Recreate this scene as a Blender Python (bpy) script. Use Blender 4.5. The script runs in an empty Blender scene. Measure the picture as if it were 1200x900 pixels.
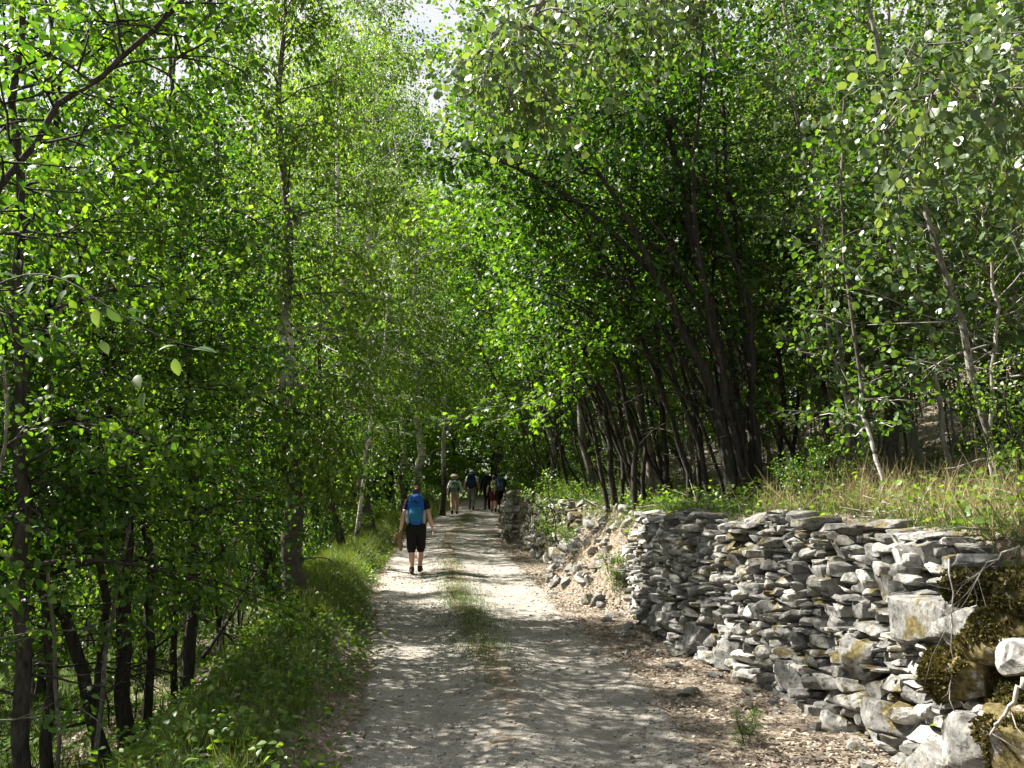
import bpy, math, random
import numpy as np
from mathutils import Vector, Matrix

PI = math.pi
scene = bpy.context.scene
COL = scene.collection
R0 = np.random.default_rng(11)

# ------------------------------------------------------------------ camera
CAM_H = 1.68
TH = math.atan(120 / 1105)
cam_d = bpy.data.cameras.new("camera")
cam = bpy.data.objects.new("camera", cam_d)
COL.objects.link(cam)
cam.location = (0, 0, CAM_H)
cam.rotation_euler = (PI / 2 + TH, 0, 0)
cam_d.sensor_width = 36.0
cam_d.lens = 36.0 * 1105 / 1200
cam_d.clip_start = 0.05
cam_d.clip_end = 2000
scene.camera = cam


def at(px, py, d):
    """point at forward distance d (along +Y) seen at photo pixel px, py (1200x900)"""
    u, v = (px - 600) / 1105, (450 - py) / 1105
    y = math.cos(TH) - v * math.sin(TH)
    z = math.sin(TH) + v * math.cos(TH)
    s = d / y
    return np.array([u * s, d, CAM_H + z * s])


# ------------------------------------------------------------------ terrain functions
def prof(tab):
    a = np.array(tab, float)
    return lambda y: np.interp(y, a[:, 0], a[:, 1])


road_z = prof([(-60, 0), (14, 0), (18, .03), (22, .09), (26, .18), (33, .34), (41, .53), (60, 1.1), (90, 2.0), (150, 4), (400, 8)])
edge_l = prof([(-60, 2.0), (0, -.62), (5.5, -1.02), (8, -1.25), (10, -1.5), (14, -2.05), (18, -2.5), (26, -3.05), (41, -3.0), (50, -2.2), (60, .2), (75, 5), (110, 18), (400, 90)])
edge_r = prof([(-60, 5.2), (0, 1.15), (5.5, 1.2), (8, 1.25), (10, 1.05), (14, .62), (18, .45), (26, -.35), (41, -.5), (50, .2), (60, 2.6), (75, 7.6), (110, 21), (400, 93)])
wall_x = prof([(-60, 6.5), (0, 3.2), (3.2, 2.78), (4.4, 2.56), (5.6, 2.36), (7, 2.2), (8.3, 2.0), (10.3, 1.62), (11.5, 1.5), (12.7, 1.55), (15.5, 1.28),
               (18.4, 1.0), (20, .64), (22.5, .36), (25.25, .12), (25.5, -.28), (28, -.36), (34, -.42), (42, -.5), (52, .4), (60, 3), (75, 8.2), (110, 21.6), (400, 94)])
wall_h = prof([(-60, 1.2), (0, 1.3), (5, 1.36), (7, 1.42), (12.7, 1.34), (15, 1.25), (18.4, 1.3), (22, 1.42), (26, 1.4), (34, 1.1), (42, .7), (60, .5), (400, .4)])
# where the stone wall has come down and the bank spills to the road: 0 wall .. 1 slope
bankness = prof([(-60, 1), (4.6, 1), (5.4, 0), (12.6, 0), (13.4, 1), (17.6, 1), (18.5, 0), (42, 0), (46, 1), (400, 1)])
bank_out = prof([(-60, .1), (5.4, .05), (12.6, .1), (14, .62), (15.8, .75), (17.4, .5), (18.5, .1), (400, .1)])

_w = np.random.default_rng(5)
_dirs = _w.normal(size=(24, 2)); _ph = _w.uniform(0, 6.28, 24)


def nz(x, y, f, n=8, o=0):
    s = 0.0
    for i in range(n):
        d = _dirs[(i + o) % 24]; k = f * (1 + .37 * i)
        s = s + np.sin(k * (d[0] * x + d[1] * y) + _ph[(i * 5 + o) % 24]) / (1 + .25 * i)
    return s / 3.0


def sstep(a, b, v):
    t = np.clip((v - a) / (b - a), 0, 1)
    return t * t * (3 - 2 * t)


def ground_z(x, y):
    x = np.asarray(x, float); y = np.asarray(y, float)
    base = road_z(y)
    xl, xr, xw = edge_l(y), edge_r(y), wall_x(y)
    z = base + 0.0 * x
    # road: two wheel ruts and a low crown
    c = .5 * (xl + xr); hw = .5 * (xr - xl)
    q = (x - c) / hw
    z = z + .035 * np.exp(-(q / .28) ** 2) - .02 * np.exp(-((np.abs(q) - .55) / .2) ** 2)
    z = z + .008 * nz(x, y, 3.0)
    # left verge, then the bank falling away to the meadow
    dl = xl - x
    z = z + .2 * sstep(0, .55, dl) * (1 - sstep(.9, 1.5, dl)) + .04 * nz(x, y, 2.2, o=3) * sstep(0, .6, dl)
    fall = -.75 * sstep(.9, 2.4, dl) - .7 * sstep(2.2, 5, dl) - .55 * sstep(5, 12, dl) - 2.0 * sstep(14, 60, dl)
    z = z + fall + .15 * nz(x, y, .5, o=7) * sstep(2, 6, dl)
    # right: terrace held by the wall, wooded slope rising behind
    s = x - xw
    b = bankness(y); o = bank_out(y)
    H = wall_h(y)
    step_wall = sstep(.18, .42, s)
    step_bank = np.clip((s + o) / (o + .5), 0, 1) ** 1.1
    up = H * ((1 - b) * step_wall + b * step_bank)
    z = z + up + .05 * nz(x, y, 2.7, o=5) * sstep(.0, .8, s) + .05 * b * nz(x, y, 5.0, o=9) * sstep(-.6, .3, s)
    z = z + .06 * np.clip(s - .4, 0, 3) + .3 * np.clip(s - 2.6, 0, 14) + .22 * np.clip(s - 16, 0, 60)
    z = z + .22 * nz(x, y, .45, o=11) * sstep(2, 6, s)
    return z


def gz(x, y):
    return float(ground_z(x, y))


# ------------------------------------------------------------------ mesh helpers
class MB:
    def __init__(self):
        self.V, self.F, self.n = [], [], 0

    def add(self, v, *faces, m=0):
        v = np.asarray(v, float).reshape(-1, 3)
        for f in faces:
            f = np.asarray(f, int)
            self.F.append((f + self.n, m))
        self.V.append(v); self.n += len(v)
        return self

    def mesh(self, name, mats, flat=False, attr=None):
        me = bpy.data.meshes.new(name)
        V = np.concatenate(self.V) if self.V else np.zeros((0, 3))
        me.vertices.add(len(V)); me.vertices.foreach_set("co", V.astype(np.float32).ravel())
        li, ls, mi, k = [], [], [], 0
        for f, m in self.F:
            c = f.shape[1]
            li.append(f.ravel()); ls.append(k + np.arange(len(f)) * c); mi.append(np.full(len(f), m)); k += f.size
        li = np.concatenate(li); ls = np.concatenate(ls); mi = np.concatenate(mi)
        me.loops.add(len(li)); me.loops.foreach_set("vertex_index", li.astype(np.int32))
        me.polygons.add(len(ls)); me.polygons.foreach_set("loop_start", ls.astype(np.int32))
        me.polygons.foreach_set("material_index", mi.astype(np.int32))
        for m in (mats if isinstance(mats, (list, tuple)) else [mats]):
            me.materials.append(m)
        if attr:
            for an, av in attr.items():
                a = me.attributes.new(an, 'FLOAT', 'POINT'); a.data.foreach_set("value", np.asarray(av, np.float32))
        me.update(calc_edges=True)
        if flat: me.shade_flat()
        return me

    def obj(self, name, mats, parent=None, flat=False, attr=None):
        return link(name, self.mesh(name, mats, flat, attr), parent)


def link(name, data, parent=None):
    o = bpy.data.objects.new(name, data); COL.objects.link(o)
    if parent: o.parent = parent
    return o


def tag(o, label=None, cat=None, group=None, kind=None):
    if label: o['label'] = label
    if cat: o['category'] = cat
    if group: o['group'] = group
    if kind: o['kind'] = kind
    return o


def thing(name, label, cat, loc=(0, 0, 0), rz=0, group=None):
    o = bpy.data.objects.new(name, None); COL.objects.link(o)
    o.location = [float(v) for v in loc]; o.rotation_euler = (0, 0, rz)
    o.empty_display_size = .2
    return tag(o, label, cat, group)


def copy_thing(root, loc, rz=0, s=1.0, label=None, group=None, tilt=(0, 0)):
    r = root.copy(); COL.objects.link(r)
    r.location = [float(v) for v in loc]; r.rotation_euler = (tilt[0], tilt[1], rz); r.scale = (s, s, s)
    if label: r['label'] = label
    if group: r['group'] = group
    for ch in list(root.children):
        c = ch.copy(); COL.objects.link(c); c.parent = r
        for g in list(ch.children):
            d = g.copy(); COL.objects.link(d); d.parent = c
    return r


def unit(v):
    v = np.asarray(v, float)
    return v / (np.linalg.norm(v, axis=-1, keepdims=True) + 1e-12)


def tube(mb, pts, rad, k=6, m=0, rs=None, rough=0.0):
    pts = np.asarray(pts, float); n = len(pts)
    rad = np.broadcast_to(np.asarray(rad, float), (n,))
    t = unit(np.gradient(pts, axis=0))
    ref = np.array([0, 0, 1.0]) if abs(t[:, 2]).mean() < .8 else np.array([0, 1.0, 0])
    a = unit(np.cross(t, ref)); b = np.cross(t, a)
    ang = np.arange(k) * 2 * PI / k
    rr = rad[:, None] * np.ones(k)
    if rs is not None and rough: rr = rr * (1 + rs.normal(0, rough, (n, k)))
    V = pts[:, None, :] + rr[..., None] * (np.cos(ang)[None, :, None] * a[:, None, :] + np.sin(ang)[None, :, None] * b[:, None, :])
    i = np.arange(n - 1)[:, None] * k; j = np.arange(k)[None, :]; j2 = (j + 1) % k
    F = np.stack([i + j, i + j2, i + k + j2, i + k + j], -1).reshape(-1, 4)
    caps = np.array([np.arange(k)[::-1], (n - 1) * k + np.arange(k)])
    mb.add(V.reshape(-1, 3), F, caps, m=m)


def resample(ctrl, n):
    c = np.asarray(ctrl, float)
    if len(c) == 2:
        t = np.linspace(0, 1, n)[:, None]; return c[0] * (1 - t) + c[1] * t
    P = np.vstack([2 * c[0] - c[1], c, 2 * c[-1] - c[-2]])
    out = []
    for u in np.linspace(0, len(c) - 1 - 1e-6, n):
        i = int(u); f = u - i
        p0, p1, p2, p3 = P[i], P[i + 1], P[i + 2], P[i + 3]
        out.append(.5 * (2 * p1 + (p2 - p0) * f + (2 * p0 - 5 * p1 + 4 * p2 - p3) * f * f + (3 * p1 - p0 - 3 * p2 + p3) * f ** 3))
    return np.array(out)


# leaf outlines: (side, along, lift) and faces
def leaf_shape(kind):
    if kind == 'quad':
        v = [(0, 0, 0), (.34, .45, .07), (0, 1, -.05), (-.34, .45, .07)]
        f = [[0, 1, 2], [0, 2, 3]]
    elif kind == 'oval':
        v = [(0, 0, 0), (.3, .25, .06), (.36, .55, .05), (0, 1, -.12), (-.36, .55, .05), (-.3, .25, .06), (0, .5, -.02)]
        f = [[6, 0, 1], [6, 1, 2], [6, 2, 3], [6, 3, 4], [6, 4, 5], [6, 5, 0]]
    elif kind == 'round':
        a = np.linspace(0, 2 * PI, 10)[:-1]
        v = [(0, .5, .04)] + [(.5 * math.sin(q), .5 - .5 * math.cos(q), .05 * math.cos(3 * q)) for q in a]
        f = [[0, i + 1, (i + 1) % 9 + 1] for i in range(9)]
    elif kind == 'maple':
        a = [0, 28, 50, 72, 100, 128, 150, 180, 210, 232, 260, 288, 310, 332]
        r = [.12, .55, .34, .85, .42, .85, .5, 1.0, .5, .85, .42, .85, .34, .55]
        v = [(0, .38, .05)] + [(.62 * q * math.sin(math.radians(d)), .38 - .62 * q * math.cos(math.radians(d)), -.08 * q) for d, q in zip(a, r)]
        f = [[0, i + 1, (i + 1) % 14 + 1] for i in range(14)]
    elif kind == 'fine':
        w = [(.0, 0), (.14, .1), (.24, .25), (.29, .42), (.27, .6), (.18, .78), (.07, .92), (0, 1)]
        ctr = [(0, y, .02 - .16 * y * y) for _, y in w]
        v = ctr + [(x, y, .09 * x / .29 - .14 * y * y) for x, y in w[1:-1]] + [(-x, y, .09 * x / .29 - .14 * y * y) for x, y in w[1:-1]]
        f = []
        for i in range(7):
            for o, sg in ((8, 1), (14, -1)):
                a, b = (o + i - 1 if i > 0 else None), (o + i if i < 6 else None)
                if a is None: t = [[i, b, i + 1]]
                elif b is None: t = [[i, a, i + 1]]
                else: t = [[i, a, b], [i, b, i + 1]]
                f += t if sg > 0 else [q[::-1] for q in t]
    elif kind == 'blade':
        v = [(-.03, 0, 0), (.03, 0, 0), (.022, .5, .1), (-.022, .5, .1), (0, 1, .32)]
        f = [[0, 1, 2], [0, 2, 3], [3, 2, 4]]
    return np.array(v, float), np.array(f, int)


LEAVES = {k: leaf_shape(k) for k in ('quad', 'oval', 'round', 'maple', 'blade', 'fine')}


def add_leaves(mb, P, axis, nor, size, kind, m=0):
    tv, tf = LEAVES[kind]
    axis = unit(axis); side = unit(np.cross(axis, nor)); nor = np.cross(side, axis)
    s = np.asarray(size, float).reshape(-1, 1, 1)
    V = P[:, None, :] + s * (tv[None, :, 0:1] * side[:, None, :] + tv[None, :, 1:2] * axis[:, None, :] + tv[None, :, 2:3] * nor[:, None, :])
    F = (np.arange(len(P))[:, None, None] * len(tv) + tf[None]).reshape(-1, 3)
    mb.add(V.reshape(-1, 3), F, m=m)


def grow(seed, stems, nb=24, spread=2.5, el=(15, 55), sec=6, twigs=3, tl=.5, leaf='oval', ls=.06, lpt=12, jit=.06,
         droop=0.0, shape='round', down=.5, flat=.6, wood=6, dead=0, seclen=.45, upsweep=0.0):
    """stems: list of (control points, radius at foot, radius at tip, where the crown starts 0..1). One wood mesh per stem, one leaf mesh."""
    rs = np.random.default_rng(seed)
    woods, A, B = [], [], []
    sz = []
    for si, (ctrl, r0, r1, t0) in enumerate(stems):
        spr = spread[si] if isinstance(spread, list) else spread
        lz = ls[si] if isinstance(ls, list) else ls; lp = lpt[si] if isinstance(lpt, list) else lpt
        n_before = len(A)
        mb = MB(); woods.append(mb)
        n = 16
        P = resample(ctrl, n)
        L = np.linalg.norm(np.diff(P, axis=0), axis=1).sum()
        P[1:] += rs.normal(0, .004 * L, (n - 1, 3)) * np.array([1, 1, .2])
        tt = np.linspace(0, 1, n)
        rad = r1 + (r0 - r1) * (1 - tt) ** .8
        rad[0] *= 1.35; rad[1] *= 1.08
        tube(mb, P, rad, max(wood, 8), rs=rs, rough=.05)
        nbs = max(3, int(nb / len(stems) ** .6))
        for i in range(nbs + dead):
            isdead = i >= nbs
            q = (i + rs.uniform(0, 1)) / nbs if not isdead else 0
            t = t0 + (1 - t0) * q * .98 if not isdead else rs.uniform(.12, t0 + .15)
            p = np.array([np.interp(t, tt, P[:, k]) for k in range(3)])
            r = float(np.interp(t, tt, rad))
            az = i * 2.39996 + rs.normal(0, .5)
            e = math.radians(el[0] + (el[1] - el[0]) * q + rs.normal(0, 9))
            sh = {'round': math.sin(PI * (.18 + .74 * q)) ** .8, 'cone': 1 - .82 * q, 'top': .45 + .55 * math.sin(PI * min(1, .25 + .7 * q)), 'even': 1 - .35 * q}[shape]
            bl = spr * sh * rs.uniform(.65, 1.2)
            if isdead: bl = spr * rs.uniform(.25, .6); e = math.radians(rs.uniform(-15, 35))
            d = np.array([math.cos(az) * math.cos(e), math.sin(az) * math.cos(e), math.sin(e)])
            m_ = 6
            pts = [p]
            for k in range(m_):
                d = unit(d + rs.normal(0, .13, 3) + np.array([0, 0, upsweep - droop * (k / m_)]))
                pts.append(pts[-1] + d * bl / m_)
            pts = np.array(pts)
            br = np.linspace(min(r * .5, .006 + .008 * bl), .003, m_ + 1)
            tube(mb, pts, br, 5)
            if isdead:
                for k in range(2):
                    s0 = rs.uniform(.3, .8); b0 = np.array([np.interp(s0 * m_, np.arange(m_ + 1), pts[:, c]) for c in range(3)])
                    dd = unit(d + rs.normal(0, .6, 3)); tube(mb, np.array([b0, b0 + dd * bl * .2, b0 + dd * bl * .35 + rs.normal(0, .03, 3)]), [.006, .004, .002], 4)
                continue
            for k in range(sec):
                s0 = .18 + .8 * (k + rs.uniform(0, 1)) / sec
                b0 = np.array([np.interp(s0 * m_, np.arange(m_ + 1), pts[:, c]) for c in range(3)])
                bd = unit(pts[min(m_, int(s0 * m_) + 1)] - pts[int(min(s0 * m_, m_ - 1))])
                sd = unit(np.cross(bd, [0, 0, 1])) * (1 if k % 2 else -1)
                d2 = unit(bd * rs.uniform(.5, 1) + sd * rs.uniform(.5, 1.1) + rs.normal(0, .25, 3) + [0, 0, -droop * .6])
                l2 = bl * seclen * (1.1 - .6 * s0) * rs.uniform(.7, 1.3) + .12
                q1 = b0 + d2 * l2 * .5 + rs.normal(0, .03, 3); q2 = b0 + d2 * l2 + np.array([0, 0, -droop * .35 * l2]) + rs.normal(0, .04, 3)
                tube(mb, np.array([b0, q1, q2]), [.008, .006, .003], 3)
                A.append(q1); B.append(q2); A.append(b0 * .5 + q1 * .5); B.append(q1)
                for w in range(twigs):
                    f = rs.uniform(.2, 1); st = b0 + (q2 - b0) * f
                    d3 = unit(d2 + rs.normal(0, .75, 3) + [0, 0, -droop * 1.2])
                    A.append(st); B.append(st + d3 * tl * rs.uniform(.5, 1.2))
        sz += [(lz, lp)] * (len(A) - n_before)
    mbl = MB()
    A = np.array(A); B = np.array(B); rep = np.array([k[1] for k in sz]); lsz = np.repeat([k[0] for k in sz], rep)
    A = np.repeat(A, rep, 0); B = np.repeat(B, rep, 0); n = len(A)
    t = rs.uniform(0, 1, (n, 1))
    P = A + (B - A) * t + rs.normal(0, jit, (n, 3))
    axis = unit(B - A) * .6 + rs.normal(0, .6, (n, 3)) + np.array([0, 0, -down])
    nor = np.array([0, 0, flat]) + rs.normal(0, .55, (n, 3))
    add_leaves(mbl, P, axis, nor, lsz * rs.uniform(.45, 1.35, n), leaf)
    return woods, mbl


def trunk_path(rs, H, lean=(0, 0), wob=.15, n=5):
    t = np.linspace(0, 1, n)
    P = np.stack([lean[0] * t ** 1.3, lean[1] * t ** 1.3, H * t], -1)
    P[1:, :2] += rs.normal(0, wob, (n - 1, 2)) * t[1:, None]
    P[0, 2] = -.35
    return P


# ------------------------------------------------------------------ materials
def new_mat(name):
    m = bpy.data.materials.new(name); m.use_nodes = True
    nt = m.node_tree; nt.nodes.clear()
    out = nt.nodes.new("ShaderNodeOutputMaterial")
    return m, nt, out


def N(nt, typ, **kw):
    n = nt.nodes.new(typ)
    for k, v in kw.items():
        if k == 'inp':
            for a, b in v.items(): n.inputs[a].default_value = b
        else: setattr(n, k, v)
    return n


def L(nt, a, ai, b, bi):
    nt.links.new(a.outputs[ai], b.inputs[bi])


def ramp(nt, stops, interp='LINEAR'):
    r = N(nt, "ShaderNodeValToRGB"); r.color_ramp.interpolation = interp
    e = r.color_ramp.elements
    while len(e) > 1: e.remove(e[-1])
    e[0].position = stops[0][0]; e[0].color = (*stops[0][1], 1) if len(stops[0][1]) == 3 else stops[0][1]
    for p, c in stops[1:]:
        x = e.new(p); x.color = (*c, 1)
    return r


def leaf_mat(name, dark, mid, light, trans=.42, tint=(1.9, 1.75, .55), rough=.45, spec=.35, under=None):
    m, nt, out = new_mat(name)
    geo = N(nt, "ShaderNodeNewGeometry"); oi = N(nt, "ShaderNodeObjectInfo")
    mx = N(nt, "ShaderNodeMath", operation='MULTIPLY_ADD', inp={1: .6, 2: -.3}); L(nt, oi, "Random", mx, 0)
    ad = N(nt, "ShaderNodeMath", operation='ADD', use_clamp=True); L(nt, geo, "Random Per Island", ad, 0); L(nt, mx, 0, ad, 1)
    r = ramp(nt, [(0, dark), (.55, mid), (1, light)]); L(nt, ad, 0, r, 0)
    col = r
    coli = 0
    if under:
        mu = N(nt, "ShaderNodeMix", data_type='RGBA'); L(nt, geo, "Backfacing", mu, 0); L(nt, r, 0, mu, 6); mu.inputs[7].default_value = (*under, 1)
        col, coli = mu, 2
    p = N(nt, "ShaderNodeBsdfPrincipled", inp={"Roughness": rough, "Specular IOR Level": spec}); L(nt, col, coli, p, "Base Color")
    tm = N(nt, "ShaderNodeMix", data_type='RGBA', blend_type='MULTIPLY', inp={0: 1.0}); tm.inputs[7].default_value = (*tint, 1); L(nt, r, 0, tm, 6)
    tr = N(nt, "ShaderNodeBsdfTranslucent"); L(nt, tm, 2, tr, 0)
    ms = N(nt, "ShaderNodeMixShader", inp={0: trans}); L(nt, p, 0, ms, 1); L(nt, tr, 0, ms, 2)
    L(nt, ms, 0, out, 0)
    return m


def bark_mat(name, c1, c2, scale=26, stretch=.22, moss=0.0, bump=1.0, pale=None, pt=.5):
    m, nt, out = new_mat(name)
    tc = N(nt, "ShaderNodeTexCoord"); mp = N(nt, "ShaderNodeMapping"); mp.inputs["Scale"].default_value = (1, 1, stretch); L(nt, tc, "Object", mp, 0)
    n = N(nt, "ShaderNodeTexNoise", inp={"Scale": scale, "Detail": 6, "Roughness": .7}); L(nt, mp, 0, n, 0)
    r = ramp(nt, [(.32, c1), (.68, c2)]); L(nt, n, 0, r, 0)
    col, ci = r, 0
    if pale:
        n3 = N(nt, "ShaderNodeTexNoise", inp={"Scale": 5, "Detail": 7, "Roughness": .75}); L(nt, tc, "Object", n3, 0)
        r3 = ramp(nt, [(pt, (0, 0, 0)), (pt + .1, (1, 1, 1))]); L(nt, n3, 0, r3, 0)
        mxp = N(nt, "ShaderNodeMix", data_type='RGBA'); L(nt, r3, 0, mxp, 0); L(nt, col, ci, mxp, 6); mxp.inputs[7].default_value = (*pale, 1); col, ci = mxp, 2
    p = N(nt, "ShaderNodeBsdfPrincipled", inp={"Roughness": .9, "Specular IOR Level": .15}); L(nt, col, ci, p, "Base Color")
    b = N(nt, "ShaderNodeBump", inp={"Strength": bump, "Distance": .02}); L(nt, n, 0, b, "Height"); L(nt, b, 0, p, "Normal")
    L(nt, p, 0, out, 0)
    return m


def birch_mat(name, base_h=1.6, dark_above=None):
    m, nt, out = new_mat(name)
    tc = N(nt, "ShaderNodeTexCoord"); mp = N(nt, "ShaderNodeMapping"); mp.inputs["Scale"].default_value = (3, 3, 22); L(nt, tc, "Object", mp, 0)
    n = N(nt, "ShaderNodeTexNoise", inp={"Scale": 1.0, "Detail": 3, "Roughness": .6}); L(nt, mp, 0, n, 0)
    r = ramp(nt, [(.36, (.03, .028, .025)), (.44, (.34, .32, .28)), (.7, (.55, .53, .48))]); L(nt, n, 0, r, 0)
    sx = N(nt, "ShaderNodeSeparateXYZ"); L(nt, tc, "Object", sx, 0)
    n2 = N(nt, "ShaderNodeTexNoise", inp={"Scale": 5.0, "Detail": 5, "Roughness": .7}); L(nt, tc, "Object", n2, 0)
    ma = N(nt, "ShaderNodeMath", operation='MULTIPLY_ADD', inp={1: 3.2, 2: -1.6}); L(nt, n2, 0, ma, 0)
    ad = N(nt, "ShaderNodeMath", operation='ADD'); L(nt, sx, 2, ad, 0); L(nt, ma, 0, ad, 1)
    mr = N(nt, "ShaderNodeMapRange", inp={1: base_h - .4, 2: base_h + .7}); L(nt, ad, 0, mr, 0)
    dk = ramp(nt, [(.3, (.025, .02, .017)), (.7, (.1, .085, .07))]); L(nt, n2, 0, dk, 0)
    mx = N(nt, "ShaderNodeMix", data_type='RGBA'); L(nt, mr, 0, mx, 0); L(nt, dk, 0, mx, 6); L(nt, r, 0, mx, 7)
    if dark_above:
        m3 = N(nt, "ShaderNodeMapRange", inp={1: dark_above, 2: dark_above + .5}); L(nt, sx, 2, m3, 0)
        mz = N(nt, "ShaderNodeMix", data_type='RGBA'); L(nt, m3, 0, mz, 0); L(nt, mx, 2, mz, 6); L(nt, dk, 0, mz, 7); mx = mz
    p = N(nt, "ShaderNodeBsdfPrincipled", inp={"Roughness": .8, "Specular IOR Level": .2}); L(nt, mx, 2, p, "Base Color")
    b = N(nt, "ShaderNodeBump", inp={"Strength": .7, "Distance": .02}); L(nt, n2, 0, b, "Height"); L(nt, b, 0, p, "Normal")
    L(nt, p, 0, out, 0)
    return m


def simple_mat(name, c, rough=.8, spec=.3, var=.25, scale=30, bump=.2, dist=.005):
    m, nt, out = new_mat(name)
    tc = N(nt, "ShaderNodeTexCoord")
    n = N(nt, "ShaderNodeTexNoise", inp={"Scale": scale, "Detail": 5, "Roughness": .65}); L(nt, tc, "Object", n, 0)
    c = np.array(c); r = ramp(nt, [(.3, tuple(c * (1 - var))), (.7, tuple(np.minimum(c * (1 + var), 1)))]); L(nt, n, 0, r, 0)
    p = N(nt, "ShaderNodeBsdfPrincipled", inp={"Roughness": rough, "Specular IOR Level": spec}); L(nt, r, 0, p, "Base Color")
    b = N(nt, "ShaderNodeBump", inp={"Strength": bump, "Distance": dist}); L(nt, n, 0, b, "Height"); L(nt, b, 0, p, "Normal")
    L(nt, p, 0, out, 0)
    return m


def stone_mat(name, moss=.55, bright=1.0):
    m, nt, out = new_mat(name)
    tc = N(nt, "ShaderNodeTexCoord"); geo = N(nt, "ShaderNodeNewGeometry")
    r = ramp(nt, [(0, (.13 * bright, .128 * bright, .12 * bright)), (.35, (.24 * bright, .235 * bright, .22 * bright)), (.7, (.36 * bright, .35 * bright, .325 * bright)), (1, (.48 * bright, .465 * bright, .425 * bright))])
    L(nt, geo, "Random Per Island", r, 0)
    n1 = N(nt, "ShaderNodeTexNoise", inp={"Scale": 9, "Detail": 8, "Roughness": .75}); L(nt, tc, "Object", n1, 0)
    r1 = ramp(nt, [(.3, (.35, .35, .36)), (.5, (.9, .9, .9)), (.72, (1.5, 1.5, 1.45))]); L(nt, n1, 0, r1, 0)
    mx = N(nt, "ShaderNodeMix", data_type='RGBA', blend_type='MULTIPLY', inp={0: 1.0}); L(nt, r, 0, mx, 6); L(nt, r1, 0, mx, 7)
    # dark weather stains
    n4 = N(nt, "ShaderNodeTexNoise", inp={"Scale": 26, "Detail": 4, "Roughness": .6}); L(nt, tc, "Object", n4, 0)
    r4 = ramp(nt, [(.34, (1.5, 1.5, 1.5)), (.42, (1, 1, 1)), (.55, (1, 1, 1)), (.64, (.28, .28, .28))]); L(nt, n4, 0, r4, 0)
    mx4 = N(nt, "ShaderNodeMix", data_type='RGBA', blend_type='MULTIPLY', inp={0: .8}); L(nt, mx, 2, mx4, 6); L(nt, r4, 0, mx4, 7)
    # ochre moss
    n2 = N(nt, "ShaderNodeTexNoise", inp={"Scale": 3.2, "Detail": 6, "Roughness": .7}); L(nt, tc, "Object", n2, 0)
    sx = N(nt, "ShaderNodeSeparateXYZ"); L(nt, geo, "Normal", sx, 0)
    up = N(nt, "ShaderNodeMath", operation='MULTIPLY_ADD', inp={1: .07, 2: 0}); L(nt, sx, 2, up, 0)
    ad = N(nt, "ShaderNodeMath", operation='ADD'); L(nt, n2, 0, ad, 0); L(nt, up, 0, ad, 1)
    r2 = ramp(nt, [(moss, (0, 0, 0)), (moss + .06, (1, 1, 1))]); L(nt, ad, 0, r2, 0)
    n3 = N(nt, "ShaderNodeTexNoise", inp={"Scale": 40, "Detail": 3}); L(nt, tc, "Object", n3, 0)
    r3 = ramp(nt, [(.3, (.035, .03, .012)), (.7, (.14, .112, .042))]); L(nt, n3, 0, r3, 0)
    mm = N(nt, "ShaderNodeMix", data_type='RGBA'); L(nt, r2, 0, mm, 0); L(nt, mx4, 2, mm, 6); L(nt, r3, 0, mm, 7)
    p = N(nt, "ShaderNodeBsdfPrincipled", inp={"Roughness": .9, "Specular IOR Level": .2}); L(nt, mm, 2, p, "Base Color")
    b = N(nt, "ShaderNodeBump", inp={"Strength": .8, "Distance": .02}); L(nt, n1, 0, b, "Height")
    b2 = N(nt, "ShaderNodeBump", inp={"Strength": .5, "Distance": .006}); L(nt, n4, 0, b2, "Height"); L(nt, b, 0, b2, "Normal"); L(nt, b2, 0, p, "Normal")
    L(nt, p, 0, out, 0)
    return m


def attr_mix_ground(name):
    """soil, leaf litter and short turf, mixed by two point attributes"""
    m, nt, out = new_mat(name)
    tc = N(nt, "ShaderNodeTexCoord")
    n = N(nt, "ShaderNodeTexNoise", inp={"Scale": 14, "Detail": 8, "Roughness": .75}); L(nt, tc, "Object", n, 0)
    n2 = N(nt, "ShaderNodeTexNoise", inp={"Scale": 1.2, "Detail": 4}); L(nt, tc, "Object", n2, 0)
    lit = ramp(nt, [(.3, (.07, .056, .042)), (.5, (.19, .157, .122)), (.7, (.37, .32, .26))]); L(nt, n, 0, lit, 0)
    gr = ramp(nt, [(.3, (.03, .045, .014)), (.55, (.06, .09, .025)), (.75, (.12, .14, .045))]); L(nt, n, 0, gr, 0)
    a = N(nt, "ShaderNodeAttribute", attribute_name="grassy")
    ad = N(nt, "ShaderNodeMath", operation='ADD'); L(nt, a, "Fac", ad, 0)
    mu = N(nt, "ShaderNodeMath", operation='MULTIPLY_ADD', inp={1: 1.6, 2: -.8}); L(nt, n2, 0, mu, 0); L(nt, mu, 0, ad, 1)
    rr = ramp(nt, [(.4, (0, 0, 0)), (.6, (1, 1, 1))]); L(nt, ad, 0, rr, 0)
    mx = N(nt, "ShaderNodeMix", data_type='RGBA'); L(nt, rr, 0, mx, 0); L(nt, lit, 0, mx, 6); L(nt, gr, 0, mx, 7)
    p = N(nt, "ShaderNodeBsdfPrincipled", inp={"Roughness": .95, "Specular IOR Level": .1}); L(nt, mx, 2, p, "Base Color")
    b = N(nt, "ShaderNodeBump", inp={"Strength": .9, "Distance": .04}); L(nt, n, 0, b, "Height"); L(nt, b, 0, p, "Normal")
    L(nt, p, 0, out, 0)
    return m


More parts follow.
